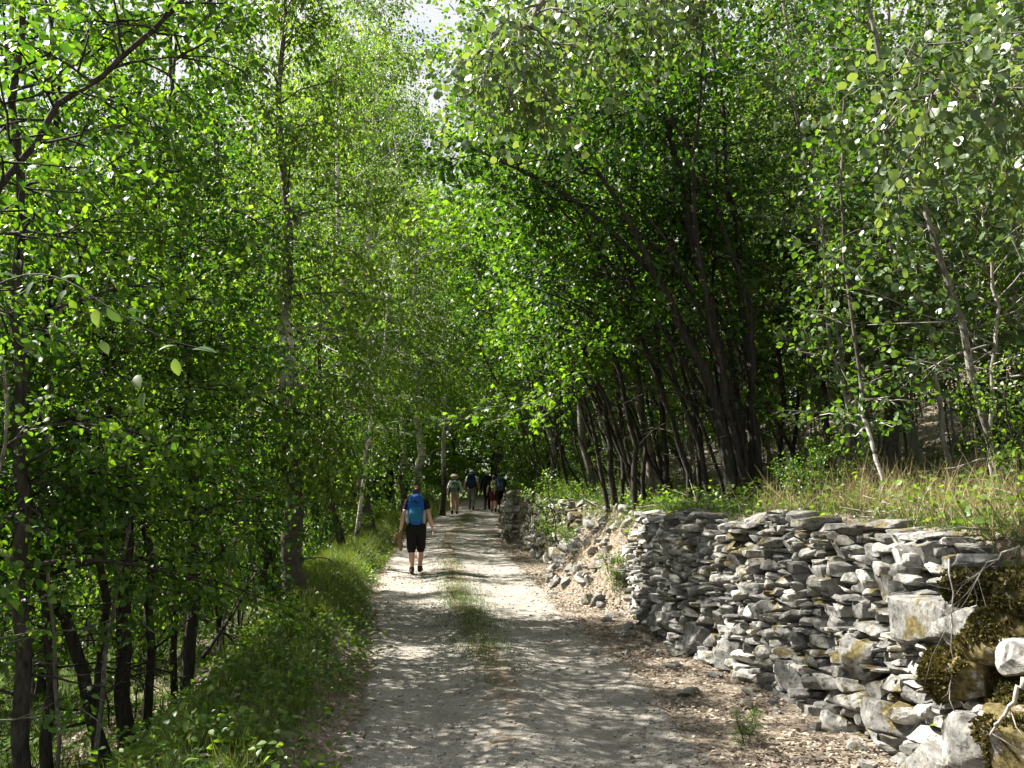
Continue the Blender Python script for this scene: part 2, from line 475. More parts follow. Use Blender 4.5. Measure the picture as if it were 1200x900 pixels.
def gravel_mat(name):
    m, nt, out = new_mat(name)
    tc = N(nt, "ShaderNodeTexCoord")
    v = N(nt, "ShaderNodeTexVoronoi", inp={"Scale": 85}); L(nt, tc, "Object", v, 0)
    n = N(nt, "ShaderNodeTexNoise", inp={"Scale": 2.2, "Detail": 7, "Roughness": .65}); L(nt, tc, "Object", n, 0)
    n2 = N(nt, "ShaderNodeTexNoise", inp={"Scale": 60, "Detail": 4, "Roughness": .8}); L(nt, tc, "Object", n2, 0)
    big = ramp(nt, [(.3, (.165, .153, .135)), (.7, (.3, .28, .248))]); L(nt, n, 0, big, 0)
    hs = N(nt, "ShaderNodeSeparateColor"); L(nt, v, "Color", hs, 0)
    st = ramp(nt, [(0, (.55, .55, .56)), (.5, (.95, .95, .95)), (1, (1.35, 1.33, 1.28))]); L(nt, hs, 0, st, 0)
    mx = N(nt, "ShaderNodeMix", data_type='RGBA', blend_type='MULTIPLY', inp={0: .8}); L(nt, big, 0, mx, 6); L(nt, st, 0, mx, 7)
    # thin soil and dead grass along the crown and edges
    a = N(nt, "ShaderNodeAttribute", attribute_name="soil")
    n3 = N(nt, "ShaderNodeTexNoise", inp={"Scale": 5, "Detail": 6, "Roughness": .75}); L(nt, tc, "Object", n3, 0)
    mu = N(nt, "ShaderNodeMath", operation='MULTIPLY_ADD', inp={1: 2.0, 2: -1.0}); L(nt, n3, 0, mu, 0)
    ad = N(nt, "ShaderNodeMath", operation='ADD'); L(nt, a, "Fac", ad, 0); L(nt, mu, 0, ad, 1)
    rr = ramp(nt, [(.4, (0, 0, 0)), (.75, (1, 1, 1))]); L(nt, ad, 0, rr, 0)
    sc = ramp(nt, [(.3, (.09, .07, .045)), (.7, (.22, .17, .12))]); L(nt, n2, 0, sc, 0)
    m2 = N(nt, "ShaderNodeMix", data_type='RGBA'); L(nt, rr, 0, m2, 0); L(nt, mx, 2, m2, 6); L(nt, sc, 0, m2, 7)
    p = N(nt, "ShaderNodeBsdfPrincipled", inp={"Roughness": .92, "Specular IOR Level": .2}); L(nt, m2, 2, p, "Base Color")
    b = N(nt, "ShaderNodeBump", inp={"Strength": .55, "Distance": .008}); L(nt, v, "Distance", b, "Height")
    b2 = N(nt, "ShaderNodeBump", inp={"Strength": .4, "Distance": .02}); L(nt, n2, 0, b2, "Height"); L(nt, b, 0, b2, "Normal"); L(nt, b2, 0, p, "Normal")
    L(nt, p, 0, out, 0)
    return m


M = {}
M['leaf_alder'] = leaf_mat('alder_leaf', (.018, .05, .009), (.042, .1, .014), (.1, .168, .022), trans=.5, tint=(1.9, 1.95, .5))
M['leaf_birch'] = leaf_mat('birch_leaf', (.038, .082, .018), (.072, .135, .028), (.13, .19, .042), trans=.55, tint=(1.85, 1.85, .55))
M['leaf_maple'] = leaf_mat('maple_leaf', (.042, .095, .012), (.075, .15, .018), (.13, .2, .028), trans=.54, tint=(1.95, 1.95, .5))
M['leaf_aspen'] = leaf_mat('aspen_leaf', (.035, .072, .028), (.065, .115, .042), (.11, .16, .065), under=(.11, .16, .07), spec=.5, rough=.38)
M['leaf_shrub'] = leaf_mat('shrub_leaf', (.04, .085, .014), (.072, .14, .024), (.13, .185, .04), trans=.46, tint=(1.8, 1.85, .5))
M['grass'] = leaf_mat('grass_blade', (.032, .065, .014), (.062, .11, .022), (.13, .16, .05), trans=.35, rough=.55)
M['dry_grass'] = leaf_mat('dry_grass_blade', (.16, .13, .06), (.27, .22, .11), (.36, .31, .18), trans=.3, tint=(1.2, 1.15, .9), rough=.7)
M['dead_leaf'] = leaf_mat('dead_leaf', (.12, .098, .075), (.29, .245, .195), (.48, .43, .36), trans=.12, tint=(1.2, 1, .7), rough=.8, spec=.15)
M['bark_dark'] = bark_mat('dark_bark', (.008, .0075, .0065), (.06, .053, .045), pale=(.11, .11, .095), pt=.6)
M['bark_grey'] = bark_mat('grey_bark', (.05, .045, .04), (.19, .175, .15), pale=(.27, .26, .23))
M['bark_pale'] = bark_mat('pale_bark', (.12, .11, .095), (.36, .34, .3), scale=14)
M['birch'] = birch_mat('birch_bark', 1.8)
M['birch_old'] = birch_mat('old_birch_bark', 2.7, 3.4)
M['sapling_bark'] = birch_mat('sapling_bark', .1, .75)
M['birch_young'] = birch_mat('young_birch_bark', .35)
M['stone'] = stone_mat('wall_stone', .59, .84)
M['stone_far'] = stone_mat('mossy_wall_stone', .5, 1.05)
M['moss_stone'] = stone_mat('moss_covered_stone', .43, .9)
M['moss'] = leaf_mat('moss', (.03, .03, .01), (.062, .056, .018), (.12, .1, .034), trans=.2, tint=(1.2, 1.1, .6), rough=.9, spec=.1)
M['ground'] = attr_mix_ground('soil_and_turf')
M['gravel'] = gravel_mat('gravel')

# ------------------------------------------------------------------ ground sheet
def spaced(lo, hi, a, b, fine, grow_=1.22):
    c = list(np.arange(a, b + 1e-6, fine))
    s = fine; x = a
    left = []
    while x > lo: s *= grow_; x -= s; left.append(x)
    s = fine; x = c[-1]
    right = []
    while x < hi: s *= grow_; x += s; right.append(x)
    return np.array(left[::-1] + c + right)


gx = spaced(-420, 420, -5.5, 4.6, .085, 1.09)
gy = spaced(-60, 480, 2.0, 28, .1, 1.06)
X, Y = np.meshgrid(gx, gy)
Z = ground_z(X, Y)
nx, ny = len(gx), len(gy)
idx = np.arange(nx * ny).reshape(ny, nx)
Fg = np.stack([idx[:-1, :-1], idx[:-1, 1:], idx[1:, 1:], idx[1:, :-1]], -1).reshape(-1, 4)
dl = edge_l(Y) - X; sr = X - wall_x(Y)
grassy = np.clip(.95 * sstep(.1, .5, dl) * (1 - .5 * sstep(1.2, 1.8, dl) * (1 - sstep(2.6, 4, dl))) + .55 * sstep(.35, .7, sr) * (1 - .6 * sstep(2.2, 4, sr)) * (1 - .75 * bankness(Y) * (1 - sstep(22, 45, Y))), 0, 1)
mb = MB(); mb.add(np.stack([X, Y, Z], -1).reshape(-1, 3), Fg)
g = mb.obj("ground", M['ground'], attr={"grassy": grassy.ravel()})
tag(g, "soil, turf and leaf litter of the bank and wooded slope", None, kind='structure')

# gravel path, a sheet just above the ground with ragged edges
py_ = np.concatenate([np.arange(-6, 30, .12), np.arange(30, 75, .4)])
nq = 34
q = np.linspace(-1, 1, nq)
xl, xr = edge_l(py_), edge_r(py_)
cc, hw = .5 * (xl + xr), .5 * (xr - xl)
wob_l = .10 * nz(py_, py_ * 0, 3.1, o=2); wob_r = .14 * nz(py_, py_ * 0, 2.3, o=6)
PX = cc[:, None] + hw[:, None] * q[None, :]
PX = PX + np.where(q[None, :] < 0, wob_l[:, None] * (-q[None, :]) ** 4, wob_r[:, None] * q[None, :] ** 4)
PY = np.repeat(py_[:, None], nq, 1)
PZ = ground_z(PX, PY) + .012 - .03 * (np.abs(q)[None, :] > .985)
idx = np.arange(len(py_) * nq).reshape(len(py_), nq)
Fp = np.stack([idx[:-1, :-1], idx[:-1, 1:], idx[1:, 1:], idx[1:, :-1]], -1).reshape(-1, 4)
soil = np.clip(.72 * np.exp(-((q + .05) / .2) ** 2)[None, :] * (.5 + .5 * sstep(5, 9, PY)) + .75 * sstep(.84, 1, np.abs(q))[None, :], 0, 1)
mb = MB(); mb.add(np.stack([PX, PY, PZ], -1).reshape(-1, 3), Fp)
p_ = mb.obj("gravel_path", M['gravel'], attr={"soil": soil.ravel()})
tag(p_, "pale gravel cart track with a grassy middle strip", None, kind='structure')

# ------------------------------------------------------------------ stones
def cube_sphere(n):
    V, F = [], []
    t = np.linspace(-1, 1, n + 1)
    for ax in range(3):
        for sg in (-1, 1):
            a, b = np.meshgrid(t, t, indexing='ij')
            P = np.zeros((n + 1, n + 1, 3)); P[..., ax] = sg; P[..., (ax + 1) % 3] = a * sg; P[..., (ax + 2) % 3] = b
            k = len(V) * (n + 1) ** 2
            i = np.arange((n + 1) ** 2).reshape(n + 1, n + 1) + k
            F.append(np.stack([i[:-1, :-1], i[1:, :-1], i[1:, 1:], i[:-1, 1:]], -1).reshape(-1, 4)); V.append(P.reshape(-1, 3))
    return np.concatenate(V), np.concatenate(F)


def weld(V, F):
    k = np.round(V * 1e5).astype(np.int64)
    _, i, inv = np.unique(k, axis=0, return_index=True, return_inverse=True)
    return V[i], inv.reshape(-1)[F]


CS = {n: weld(*cube_sphere(n)) for n in (3, 5, 7, 10, 20)}


def rock(rs, dims, n=5, p=7, cuts=12, lump=.025, cut=(.66, 1.1), flatcut=.8):
    V, F = CS[n]
    V = V / (np.sum(np.abs(V) ** p, 1, keepdims=True) ** (1 / p))
    for _ in range(cuts):
        nn = unit(rs.normal(size=3) * np.array([1, 1, flatcut])); d = rs.uniform(*cut)
        e = np.maximum(0, V @ nn - d); V = V - e[:, None] * nn
    for _ in range(4):
        w = rs.normal(0, 2.2, 3); V = V * (1 + lump * np.sin(V @ w + rs.uniform(0, 6)))[:, None]
    return V * np.asarray(dims) * .5, F


def rot3(rx, ry, rz):
    return np.array(Matrix.Rotation(rz, 3, 'Z') @ Matrix.Rotation(ry, 3, 'Y') @ Matrix.Rotation(rx, 3, 'X'))


def stone_wall(mb, rs, line, top, lo=-.12, hmin=.05, hmax=.13, n=5, batter=.14, big=0, gaps=()):
    """courses of flat irregular stones along a ground line; top(u) gives the height above the road there"""
    line = np.asarray(line, float)
    seg = np.linalg.norm(np.diff(line, axis=0), axis=1); cum = np.concatenate([[0], np.cumsum(seg)]); Lw = cum[-1]
    P = lambda u: np.array([np.interp(u, cum, line[:, 0]), np.interp(u, cum, line[:, 1])])
    v = lo
    tmax = max(top(u) for u in np.linspace(0, Lw, 20))
    ph = rs.uniform(0, 6, 4)

    def put(u, vv, Ls, D, h, tilt=.065, out=0.0, nn=n):
        a, b = P(max(0, u - .15)), P(min(Lw, u + .15))
        t = (b - a) / (np.linalg.norm(b - a) + 1e-9); nin = np.array([t[1], -t[0]])       # into the bank
        c = P(u) + nin * (batter * max(vv, 0) + D * .5 - out)
        z = float(road_z(c[1])) + vv
        Vr, F = rock(rs, (Ls, D, h), nn, p=9, lump=.018, flatcut=.4)
        Rm = rot3(rs.normal(0, .08), rs.normal(0, tilt), math.atan2(t[1], t[0]) + rs.normal(0, .12))
        mb.add(Vr @ Rm.T + np.array([c[0], c[1], z]), F)

    while v < tmax:
        h = rs.uniform(hmin, hmax) * (1.35 if v < .35 else 1)
        u = -rs.uniform(0, .2)
        while u < Lw:
            hh = h * rs.choice([rs.uniform(.55, .85), rs.uniform(.85, 1.25), rs.uniform(1.25, 1.7)], p=[.25, .5, .25])
            Ls = min(.55, max(.08, hh * rs.uniform(1.3, 3.7)))
            uc = u + Ls / 2
            wv = v + h / 2 + .035 * math.sin(uc * 1.7 + ph[0]) + .025 * math.sin(uc * 4.3 + ph[1])
            if 0 <= uc <= Lw and wv < top(uc) and rs.uniform() > .015:
                put(uc, wv, Ls * .96, rs.uniform(.24, .4), hh * .95, out=rs.normal(-.01, .038))
            u += Ls * rs.uniform(.93, 1.02)
        v += h * .93
    for (u, vv, Ls, h, out) in (big or ()):
        put(u, vv, Ls, .45, h, tilt=.05, out=out, nn=10)
    return Lw


near_line = [(2.42, 5.25), (2.36, 5.6), (2.2, 7), (2.0, 8.3), (1.62, 10.3), (1.5, 11.5), (1.5, 12.75), (1.42, 13.6), (1.3, 14.5)]
nl = np.array(near_line); ncum = np.concatenate([[0], np.cumsum(np.linalg.norm(np.diff(nl, axis=0), axis=1))])
w1 = thing("dry_stone_wall", "long grey dry stone wall with flat stacked stones beside the gravel in front", "stone wall", (0, 0, 0))
rs = np.random.default_rng(3)
mb = MB()
top1 = lambda u: np.interp(u, [0, .5, 1.5, 3, 5, 7, 7.8, 8.4, 9.4], [1.2, 1.36, 1.42, 1.4, 1.36, 1.3, 1.15, .8, .25]) + .05 * math.sin(u * 2.9)
stone_wall(mb, rs, near_line, top1, n=7, hmin=.032, hmax=.09)
mb.obj("stonework", M['stone'], w1, flat=True)
# larger blocks that stand out of the coursing are parts of their own
for (u, vv, Ls, h, out, nm) in [(.75, 1.28, .55, .17, .06, 'capstone'), (1.5, 1.38, .6, .12, .05, 'capstone'), (2.3, 1.40, .42, .1, .04, 'capstone'), (3.4, 1.39, .5, .09, .05, 'capstone'), (4.6, 1.36, .45, .1, .05, 'capstone'), (5.6, 1.34, .4, .1, .05, 'capstone'),
                            (.62, .86, .66, .3, .07, 'block'), (.3, .05, .6, .3, .08, 'block'), (1.35, .52, .42, .27, .06, 'block'), (.9, .18, .5, .24, .07, 'block'), (2.35, .2, .4, .24, .06, 'block'), (1.9, .95, .38, .2, .05, 'block'), (3.6, .16, .46, .26, .08, 'block'), (4.4, .18, .5, .3, .08, 'block'), (5.3, .2, .45, .26, .07, 'block'), (6.3, .2, .4, .22, .06, 'block'), (3.0, .62, .36, .18, .06, 'block')]:
    mb = MB()
    stone_wall(mb, rs, near_line, lambda u: -9, big=[(u, vv, Ls, h, out)], n=10)
    mb.obj(nm, M['stone'], w1, flat=True)

far_line = [(1.12, 18.1), (1.0, 18.4), (.64, 20), (.36, 22.5), (.14, 25.2)]
w2 = thing("dry_stone_wall", "mossy stone wall stretch past the collapsed gap, turf hanging over its top", "stone wall", (0, 0, 0))
mb = MB(); rs = np.random.default_rng(8)
stone_wall(mb, rs, far_line, lambda u: np.interp(u, [0, 1, 4, 8], [1.0, 1.28, 1.38, 1.4]), n=5, hmin=.06, hmax=.15)
mb.obj("stonework", M['stone_far'], w2, flat=True)
far_line2 = [(.45, 25.3), (-.02, 25.25), (-.3, 25.4), (-.36, 28), (-.42, 34), (-.48, 41)]
w3 = thing("dry_stone_wall", "farthest stone wall piece, jutting out as a squared pier next to the walkers", "stone wall", (0, 0, 0))
mb = MB()
stone_wall(mb, rs, far_line2, lambda u: np.interp(u, [0, .8, 4, 10, 17], [1.3, 1.34, 1.25, .95, .6]), n=3, hmin=.08, hmax=.16)
mb.obj("stonework", M['stone_far'], w3, flat=True)

# fallen stones on the collapsed stretch and by the wall foot
rs = np.random.default_rng(21)
protos = []
for i in range(7):
    mb = MB(); V, F = rock(rs, (rs.uniform(.2, .36), rs.uniform(.16, .28), rs.uniform(.09, .18)), 7); mb.add(V, F)
    protos.append(mb.mesh("fallen_stone", M['stone'], flat=True))
for i in range(120):
    y = rs.uniform(13.1, 18.6); s = rs.uniform(-.72, .55)
    x = wall_x(y) + s * (bank_out(y) / .7 if s < 0 else 1)
    o = link("fallen_stone", protos[i % 7]); o.location = (float(x), y, gz(x, y) + .03)
    o.rotation_euler = (rs.normal(0, .35), rs.normal(0, .35) - .25, rs.uniform(0, 6)); sc_ = rs.uniform(.2, 1.1); o.scale = (sc_,) * 3
    tag(o, "loose grey stone lying on the collapsed earth slope between the two walls", "stone", "stones fallen out of the collapsed wall")
for i in range(26):
    y = rs.uniform(5.0, 12.6); x = wall_x(y) - abs(rs.normal(.0, .22)) - .08
    o = link("fallen_stone", protos[i % 7]); o.location = (float(x), y, gz(x, y) + .02)
    o.rotation_euler = (rs.normal(0, .2), rs.normal(0, .2), rs.uniform(0, 6)); sc_ = rs.uniform(.25, .7); o.scale = (sc_,) * 3
    tag(o, "small loose stone on the leaf litter at the foot of the long wall", "stone", "loose stones along the wall foot")

# mossy boulders of the slumped corner nearest the camera
for i, (px, py, d, w, h, mat, lab) in enumerate([
    (1165, 745, 4.75, .5, .3, 'moss_stone', "brown mossy boulder at the upper edge of the slumped corner, under roots"),
    (1125, 790, 4.9, .42, .3, 'moss_stone', "ochre moss covered boulder beside the dark crevice of the wall end"),
    (1180, 880, 4.5, .5, .42, 'moss_stone', "large mossy boulder lowest in the slumped corner"),
    (1192, 775, 4.5, .34, .2, 'stone', "bare pale grey rock wedged between mossy boulders"),
    (1130, 870, 4.75, .4, .3, 'stone', "grey rock at the foot of the mossy corner"),
    (1195, 700, 4.7, .4, .24, 'moss_stone', "rust brown mossy hump topmost in the slumped corner"),
    (1120, 735, 5.1, .3, .22, 'stone', "smooth grey rock tucked below hanging roots"),
    (1140, 690, 5.2, .4, .2, 'moss_stone', "turf capped stone just under the dry bank edge"),
    (1200, 830, 4.6, .4, .3, 'moss_stone', "dark mossy boulder between the pale rock and the lowest boulder")]):
    w *= .9; h *= .9
    mb = MB(); V, F = rock(rs, (w, w * .8, h), 20, p=4, cuts=11, lump=.04); V = V @ rot3(rs.normal(0, .25), rs.normal(0, .25), rs.uniform(0, 6)).T
    V = V * (1 + .035 * nz(V[:, 0] + V[:, 2], V[:, 1] - V[:, 2], 26)[:, None])
    mb.add(V, F)
    o = mb.obj("mossy_boulder" if mat == 'moss_stone' else "boulder", M[mat], flat=(mat == 'stone')); c = at(px, py, d); o.location = [float(c[0]) + .07, float(c[1]) + .05, float(c[2])]
    if mat == 'moss_stone':
        tri = V[F].mean(1); nrm = unit(np.cross(V[F[:, 1]] - V[F[:, 0]], V[F[:, 3]] - V[F[:, 0]])); ar = np.linalg.norm(np.cross(V[F[:, 1]] - V[F[:, 0]], V[F[:, 3]] - V[F[:, 0]]), axis=1)
        clump = nz(tri[:, 0] * 1.1 + 3 * i, tri[:, 1] + tri[:, 2], 13)
        pr = ar * (clump > .0); k = rs.choice(len(tri), 5200, p=pr / pr.sum())
        pm = tri[k] + rs.normal(0, .006, (len(k), 3)); ax = nrm[k] + rs.normal(0, .55, (len(k), 3))
        m_ = MB(); add_leaves(m_, pm, ax, rs.normal(size=(len(k), 3)), rs.uniform(.012, .03, len(k)), 'quad'); m_.obj("moss", M['moss'], o)
    tag(o, lab, "boulder")

# ------------------------------------------------------------------ ground cover (stuff)
def blades(mb, P, h, rs, lean=.35, wide=1.0, m=0):
    n = len(P)
    ax = np.stack([rs.normal(0, lean, n), rs.normal(0, lean, n), np.ones(n)], -1)
    no = np.stack([rs.normal(0, 1, n), rs.normal(0, 1, n), np.full(n, .1)], -1)
    tv, tf = LEAVES['blade']
    ax = unit(ax); side = unit(np.cross(ax, no)); no = np.cross(side, ax)
    hh = np.asarray(h).reshape(-1, 1, 1)
    w = (.05 + .35 * hh) * .42 * wide
    V = P[:, None, :] + (tv[None, :, 0:1] * side[:, None, :]) * w * 2.2 + hh * (tv[None, :, 1:2] * ax[:, None, :] + tv[None, :, 2:3] * no[:, None, :])
    mb.add(V.reshape(-1, 3), (np.arange(n)[:, None, None] * 5 + tf[None]).reshape(-1, 3), m=m)


def scatter_grass(name, rs, X, Y, h, label, mat='grass', lean=.35, clump=.05, per=5, wide=1.0):
    n = len(X)
    X = np.repeat(X, per) + rs.normal(0, clump, n * per); Y = np.repeat(Y, per) + rs.normal(0, clump, n * per)
    hh = np.repeat(h, per) * rs.uniform(.5, 1.25, n * per)
    P = np.stack([X, Y, ground_z(X, Y) - .01], -1)
    mb = MB(); blades(mb, P, hh, rs, lean, wide)
    o = mb.obj(name, M[mat]); tag(o, label, None, kind='stuff'); return o


# leaf litter
def litter(name, X, Y, rs, size, label):
    n = len(X); P = np.stack([X, Y, ground_z(X, Y) + rs.uniform(.003, .025, n)], -1)
    ax = rs.normal(size=(n, 3)) * np.array([1, 1, .22]); no = np.array([0, 0, 1]) + rs.normal(0, .28, (n, 3))
    mb = MB(); add_leaves(mb, P, ax, no, size, 'oval'); o = mb.obj(name, M['dead_leaf']); return tag(o, label, None, kind='stuff')



rs = np.random.default_rng(31)
# verge on the bank side: dense, long
n = 15000
y = 3.5 + 42 * rs.uniform(0, 1, n) ** 1.7; d_ = np.abs(rs.normal(.55, .5, n)) + .02
keep = rs.uniform(0, 1, n) < np.clip(.35 + nz(y, d_ * 4, 1.6, o=4) * .9 + sstep(9, 14, y) * .5, .08, 1)
y, d_ = y[keep], d_[keep]
scatter_grass("verge_grass", rs, edge_l(y) - d_, y, (.08 + .15 * sstep(.1, .6, d_) * (1 - .4 * sstep(1.1, 1.6, d_))) * (.8 + .6 * sstep(9, 13, y)), "long green grass along the bank edge of the track", per=7, lean=.4)
# broad leaved herbs on the verge
n = 16000
yc = 4 + 40 * rs.uniform(0, 1, 900) ** 1.5; dc = np.abs(rs.normal(.7, .7, 900)) + .05
k = rs.integers(0, 900, n); y = yc[k] + rs.normal(0, .12, n); d_ = dc[k] + rs.normal(0, .1, n); x = edge_l(y) - d_
P = np.stack([x, y, ground_z(x, y) + rs.uniform(.02, .3, n) * rs.uniform(.3, 1, n)], -1)
mb = MB(); add_leaves(mb, P, rs.normal(size=(n, 3)) * [1, 1, .4], np.array([0, 0, 1]) + rs.normal(0, .5, (n, 3)), rs.uniform(.025, .07, n), 'oval')
tag(mb.obj("undergrowth", M['leaf_shrub']), "low leafy herbs among the verge grass", None, kind='stuff')
# the same on the wall tops and the slope
n = 16000
yc = 5 + 34 * rs.uniform(0, 1, 900) ** 1.4; dc = .35 + np.abs(rs.normal(0, 1.6, 900))
k = rs.integers(0, 900, n); y = yc[k] + rs.normal(0, .13, n); x = wall_x(y) + dc[k] + rs.normal(0, .12, n)
P = np.stack([x, y, ground_z(x, y) + rs.uniform(.02, .38, n) * rs.uniform(.3, 1, n)], -1)
mb = MB(); add_leaves(mb, P, rs.normal(size=(n, 3)) * [1, 1, .4], np.array([0, 0, 1]) + rs.normal(0, .5, (n, 3)), rs.uniform(.025, .07, n), 'oval')
tag(mb.obj("undergrowth", M['leaf_shrub']), "low leafy herbs on the bank above the walls", None, kind='stuff')
# fallen twigs and sticks
mb = MB()
for _ in range(420):
    y = rs.uniform(5, 22); s = rs.uniform(.35, 3.2); x = float(wall_x(y)) + s; ln = rs.uniform(.15, .9); a = rs.uniform(0, 6.28); u = rs.uniform(0, .7) * rs.uniform(0, 1)
    p0 = np.array([x, y, gz(x, y) + .02]); dv = np.array([math.cos(a) * math.cos(u), math.sin(a) * math.cos(u), math.sin(u)])
    tube(mb, np.array([p0, p0 + dv * ln * .5 + rs.normal(0, .03, 3), p0 + dv * ln]), [rs.uniform(.004, .012), .005, .002], 5)
tag(mb.obj("twig_litter", M['bark_pale']), "dry fallen twigs strewn on the bank above the walls", None, kind='stuff')
# lower meadow
n = 16000
y = 6 + 50 * rs.uniform(0, 1, n) ** 1.3; d_ = 2.2 + 22 * rs.uniform(0, 1, n) ** 1.4
scatter_grass("meadow_grass", rs, edge_l(y) - d_, y, rs.uniform(.12, .28, n), "sunlit meadow grass below the bank", per=6, clump=.12, wide=1.3)
# middle strip of the track
n = 6000
y = 8.0 + 36 * rs.uniform(0, 1, n) ** 1.2
c = .5 * (edge_l(y) + edge_r(y)) - .05
x = c + rs.normal(0, .2, n)
keep = rs.uniform(0, 1, n) < np.clip(-.05 + nz(x * .6, y, 1.1, o=13) * 1.1 + 1.5 * np.exp(-((y - 14) / 2.4) ** 2) + .5 * np.exp(-((y - 22) / 3) ** 2), .03, 1)
x, y = x[keep], y[keep]
scatter_grass("track_grass", rs, x, y, rs.uniform(.05, .13, len(x)), "short grass tufts growing down the middle of the track", per=7, clump=.06, lean=.6)
# wall top turf
n = 5200
y = 5.2 + 36 * rs.uniform(0, 1, n) ** 1.4; s = .3 + np.abs(rs.normal(0, .55, n)); keep = rs.uniform(0, 1, n) < .35 + .65 * sstep(7, 11, y); y, s = y[keep], s[keep]; n = len(y)
scatter_grass("wall_top_grass", rs, wall_x(y) + s, y, rs.uniform(.06, .22, n) * (1 + .5 * sstep(17, 22, y)), "low green turf on top of the stone walls", per=7, clump=.06, lean=.6)
# pale dry grass with tall stalks on the bank top
n = 750
y = rs.uniform(4.3, 9.5, n); s = .5 + np.abs(rs.normal(.5, .7, n))
scatter_grass("dry_grass", rs, wall_x(y) + s, y, rs.uniform(.18, .5, n), "tall straw coloured grass on the bank above the wall", mat='dry_grass', per=5, clump=.05, lean=.45, wide=.5)
# straw and old grass hanging over the slumped corner
n = 420
y = rs.uniform(4.1, 5.6, n); s = rs.uniform(-.22, .55, n)
scatter_grass("dry_grass", rs, wall_x(y) + s, y, rs.uniform(.1, .3, n), "old straw hanging over the slumped mossy corner", mat='dry_grass', per=6, clump=.04, lean=1.1, wide=.35)
n = 260
y = rs.uniform(13.0, 18.4, n); s = rs.uniform(-.5, .6, n)
scatter_grass("dry_grass", rs, wall_x(y) + s, y, rs.uniform(.08, .28, n), "straw and dry stalks on the collapsed earth slope", mat='dry_grass', per=6, clump=.06, lean=1.0, wide=.5)
n = 7000
y = rs.uniform(12.9, 18.6, n); x = wall_x(y) + rs.uniform(-.8, .7, n)
litter("fallen_leaves", x, y, rs, rs.uniform(.015, .06, n), "brown leaf litter on the collapsed earth slope")
# grass on hillside floor
n = 7000
y = 7 + 40 * rs.uniform(0, 1, n) ** 1.3; s = 2 + 16 * rs.uniform(0, 1, n) ** 1.3
scatter_grass("slope_grass", rs, wall_x(y) + s, y, rs.uniform(.1, .3, n), "grass and herbs under the trees on the slope", per=6, clump=.12, wide=1.2)

n = 42000
y = 4.0 + 23 * rs.uniform(0, 1, n) ** 1.5; f = rs.beta(1.6, 1.3, n)
x = edge_r(y) - .35 + f * (wall_x(y) + .1 - edge_r(y) + .35)
keep = rs.uniform(0, 1, n) < np.clip(.5 + .75 * nz(x, y, 4.5, o=8), .12, 1); x, y = x[keep], y[keep]; n = len(x)
litter("fallen_leaves", x, y, rs, .012 + .035 * rs.uniform(0, 1, n) ** 1.8, "brown leaf litter between the track and the wall")
n = 9000
y = 3.5 + 20 * rs.uniform(0, 1, n) ** 1.4; x = edge_l(y) - rs.uniform(-.15, 3.2, n)
litter("fallen_leaves", x, y, rs, rs.uniform(.02, .06, n), "brown leaf litter on the shaded bank")
n = 14000
y = 3.8 + 25 * rs.uniform(0, 1, n) ** 1.3; x = wall_x(y) + .3 + np.abs(rs.normal(0, 1.8, n))
litter("fallen_leaves", x, y, rs, rs.uniform(.02, .06, n), "brown leaf litter on the bank above the walls")
# loose gravel
n = 9000
y = 4.2 + 16 * rs.uniform(0, 1, n) ** 1.9; x = edge_l(y) + (edge_r(y) - edge_l(y)) * rs.uniform(.02, 1.05, n)
mb = MB()
base = [rock(rs, (1, .8, .6), 3, p=2.5, cuts=4, lump=.05) for _ in range(8)]
sz = .006 + .03 * rs.uniform(0, 1, n) ** 6
for i in range(8):
    V, F = base[i]; k = np.arange(i, n, 8); a = rs.uniform(0, 6.28, len(k))
    ca, sa = np.cos(a)[:, None], np.sin(a)[:, None]
    W = np.stack([V[None, :, 0] * ca - V[None, :, 1] * sa, V[None, :, 0] * sa + V[None, :, 1] * ca, np.repeat(V[None, :, 2], len(k), 0)], -1) * sz[k][:, None, None]
    W = W + np.stack([x[k], y[k], ground_z(x[k], y[k]) + .012 + sz[k] * .2], -1)[:, None, :]
    mb.add(W.reshape(-1, 3), (np.arange(len(k))[:, None, None] * len(V) + F[None]).reshape(-1, 4))
tag(mb.obj("loose_gravel", M['gravel'], attr={"soil": np.zeros(mb.n)}), "loose pebbles lying on the track", None, kind='stuff')
# ------------------------------------------------------------------ trees
def tree_meshes(stems_mats, leafmat, bark, name_wood="trunk", **kw):
    woods, lf = grow(**kw)
    return [(name_wood, w.mesh(name_wood, bark)) for w in woods] + [("crown", lf.mesh("crown", leafmat))]


def plant(parts, name, label, cat, loc, rz=0, s=1.0, group=None, tilt=(0, 0)):
    t = thing(name, label, cat, loc, rz, group)
    t.scale = (s, s, s); t.rotation_mode = 'ZYX'; t.rotation_euler = (tilt[0], tilt[1], rz)
    for nm, me in parts: link(nm, me, t)
    return t


def proto(seed, H, r0, t0, bark, leafmat, n_st=1, lean=.5, wob=.18, r1=.012, **kw):
    rs = np.random.default_rng(seed); st = []
    for i in range(n_st):
        a = 2 * PI * i / n_st + rs.uniform(0, 1); k = lean if n_st > 1 else lean * .6
        P = trunk_path(rs, H * rs.uniform(.8, 1.05), (k * math.cos(a) * H * .2, k * math.sin(a) * H * .2), wob)
        if n_st > 1: P[:, :2] += np.array([math.cos(a), math.sin(a)]) * .12
        st.append((P, r0 * rs.uniform(.75, 1.1), r1, t0))
    return tree_meshes(None, M[leafmat], M[bark], seed=seed, stems=st, **kw)


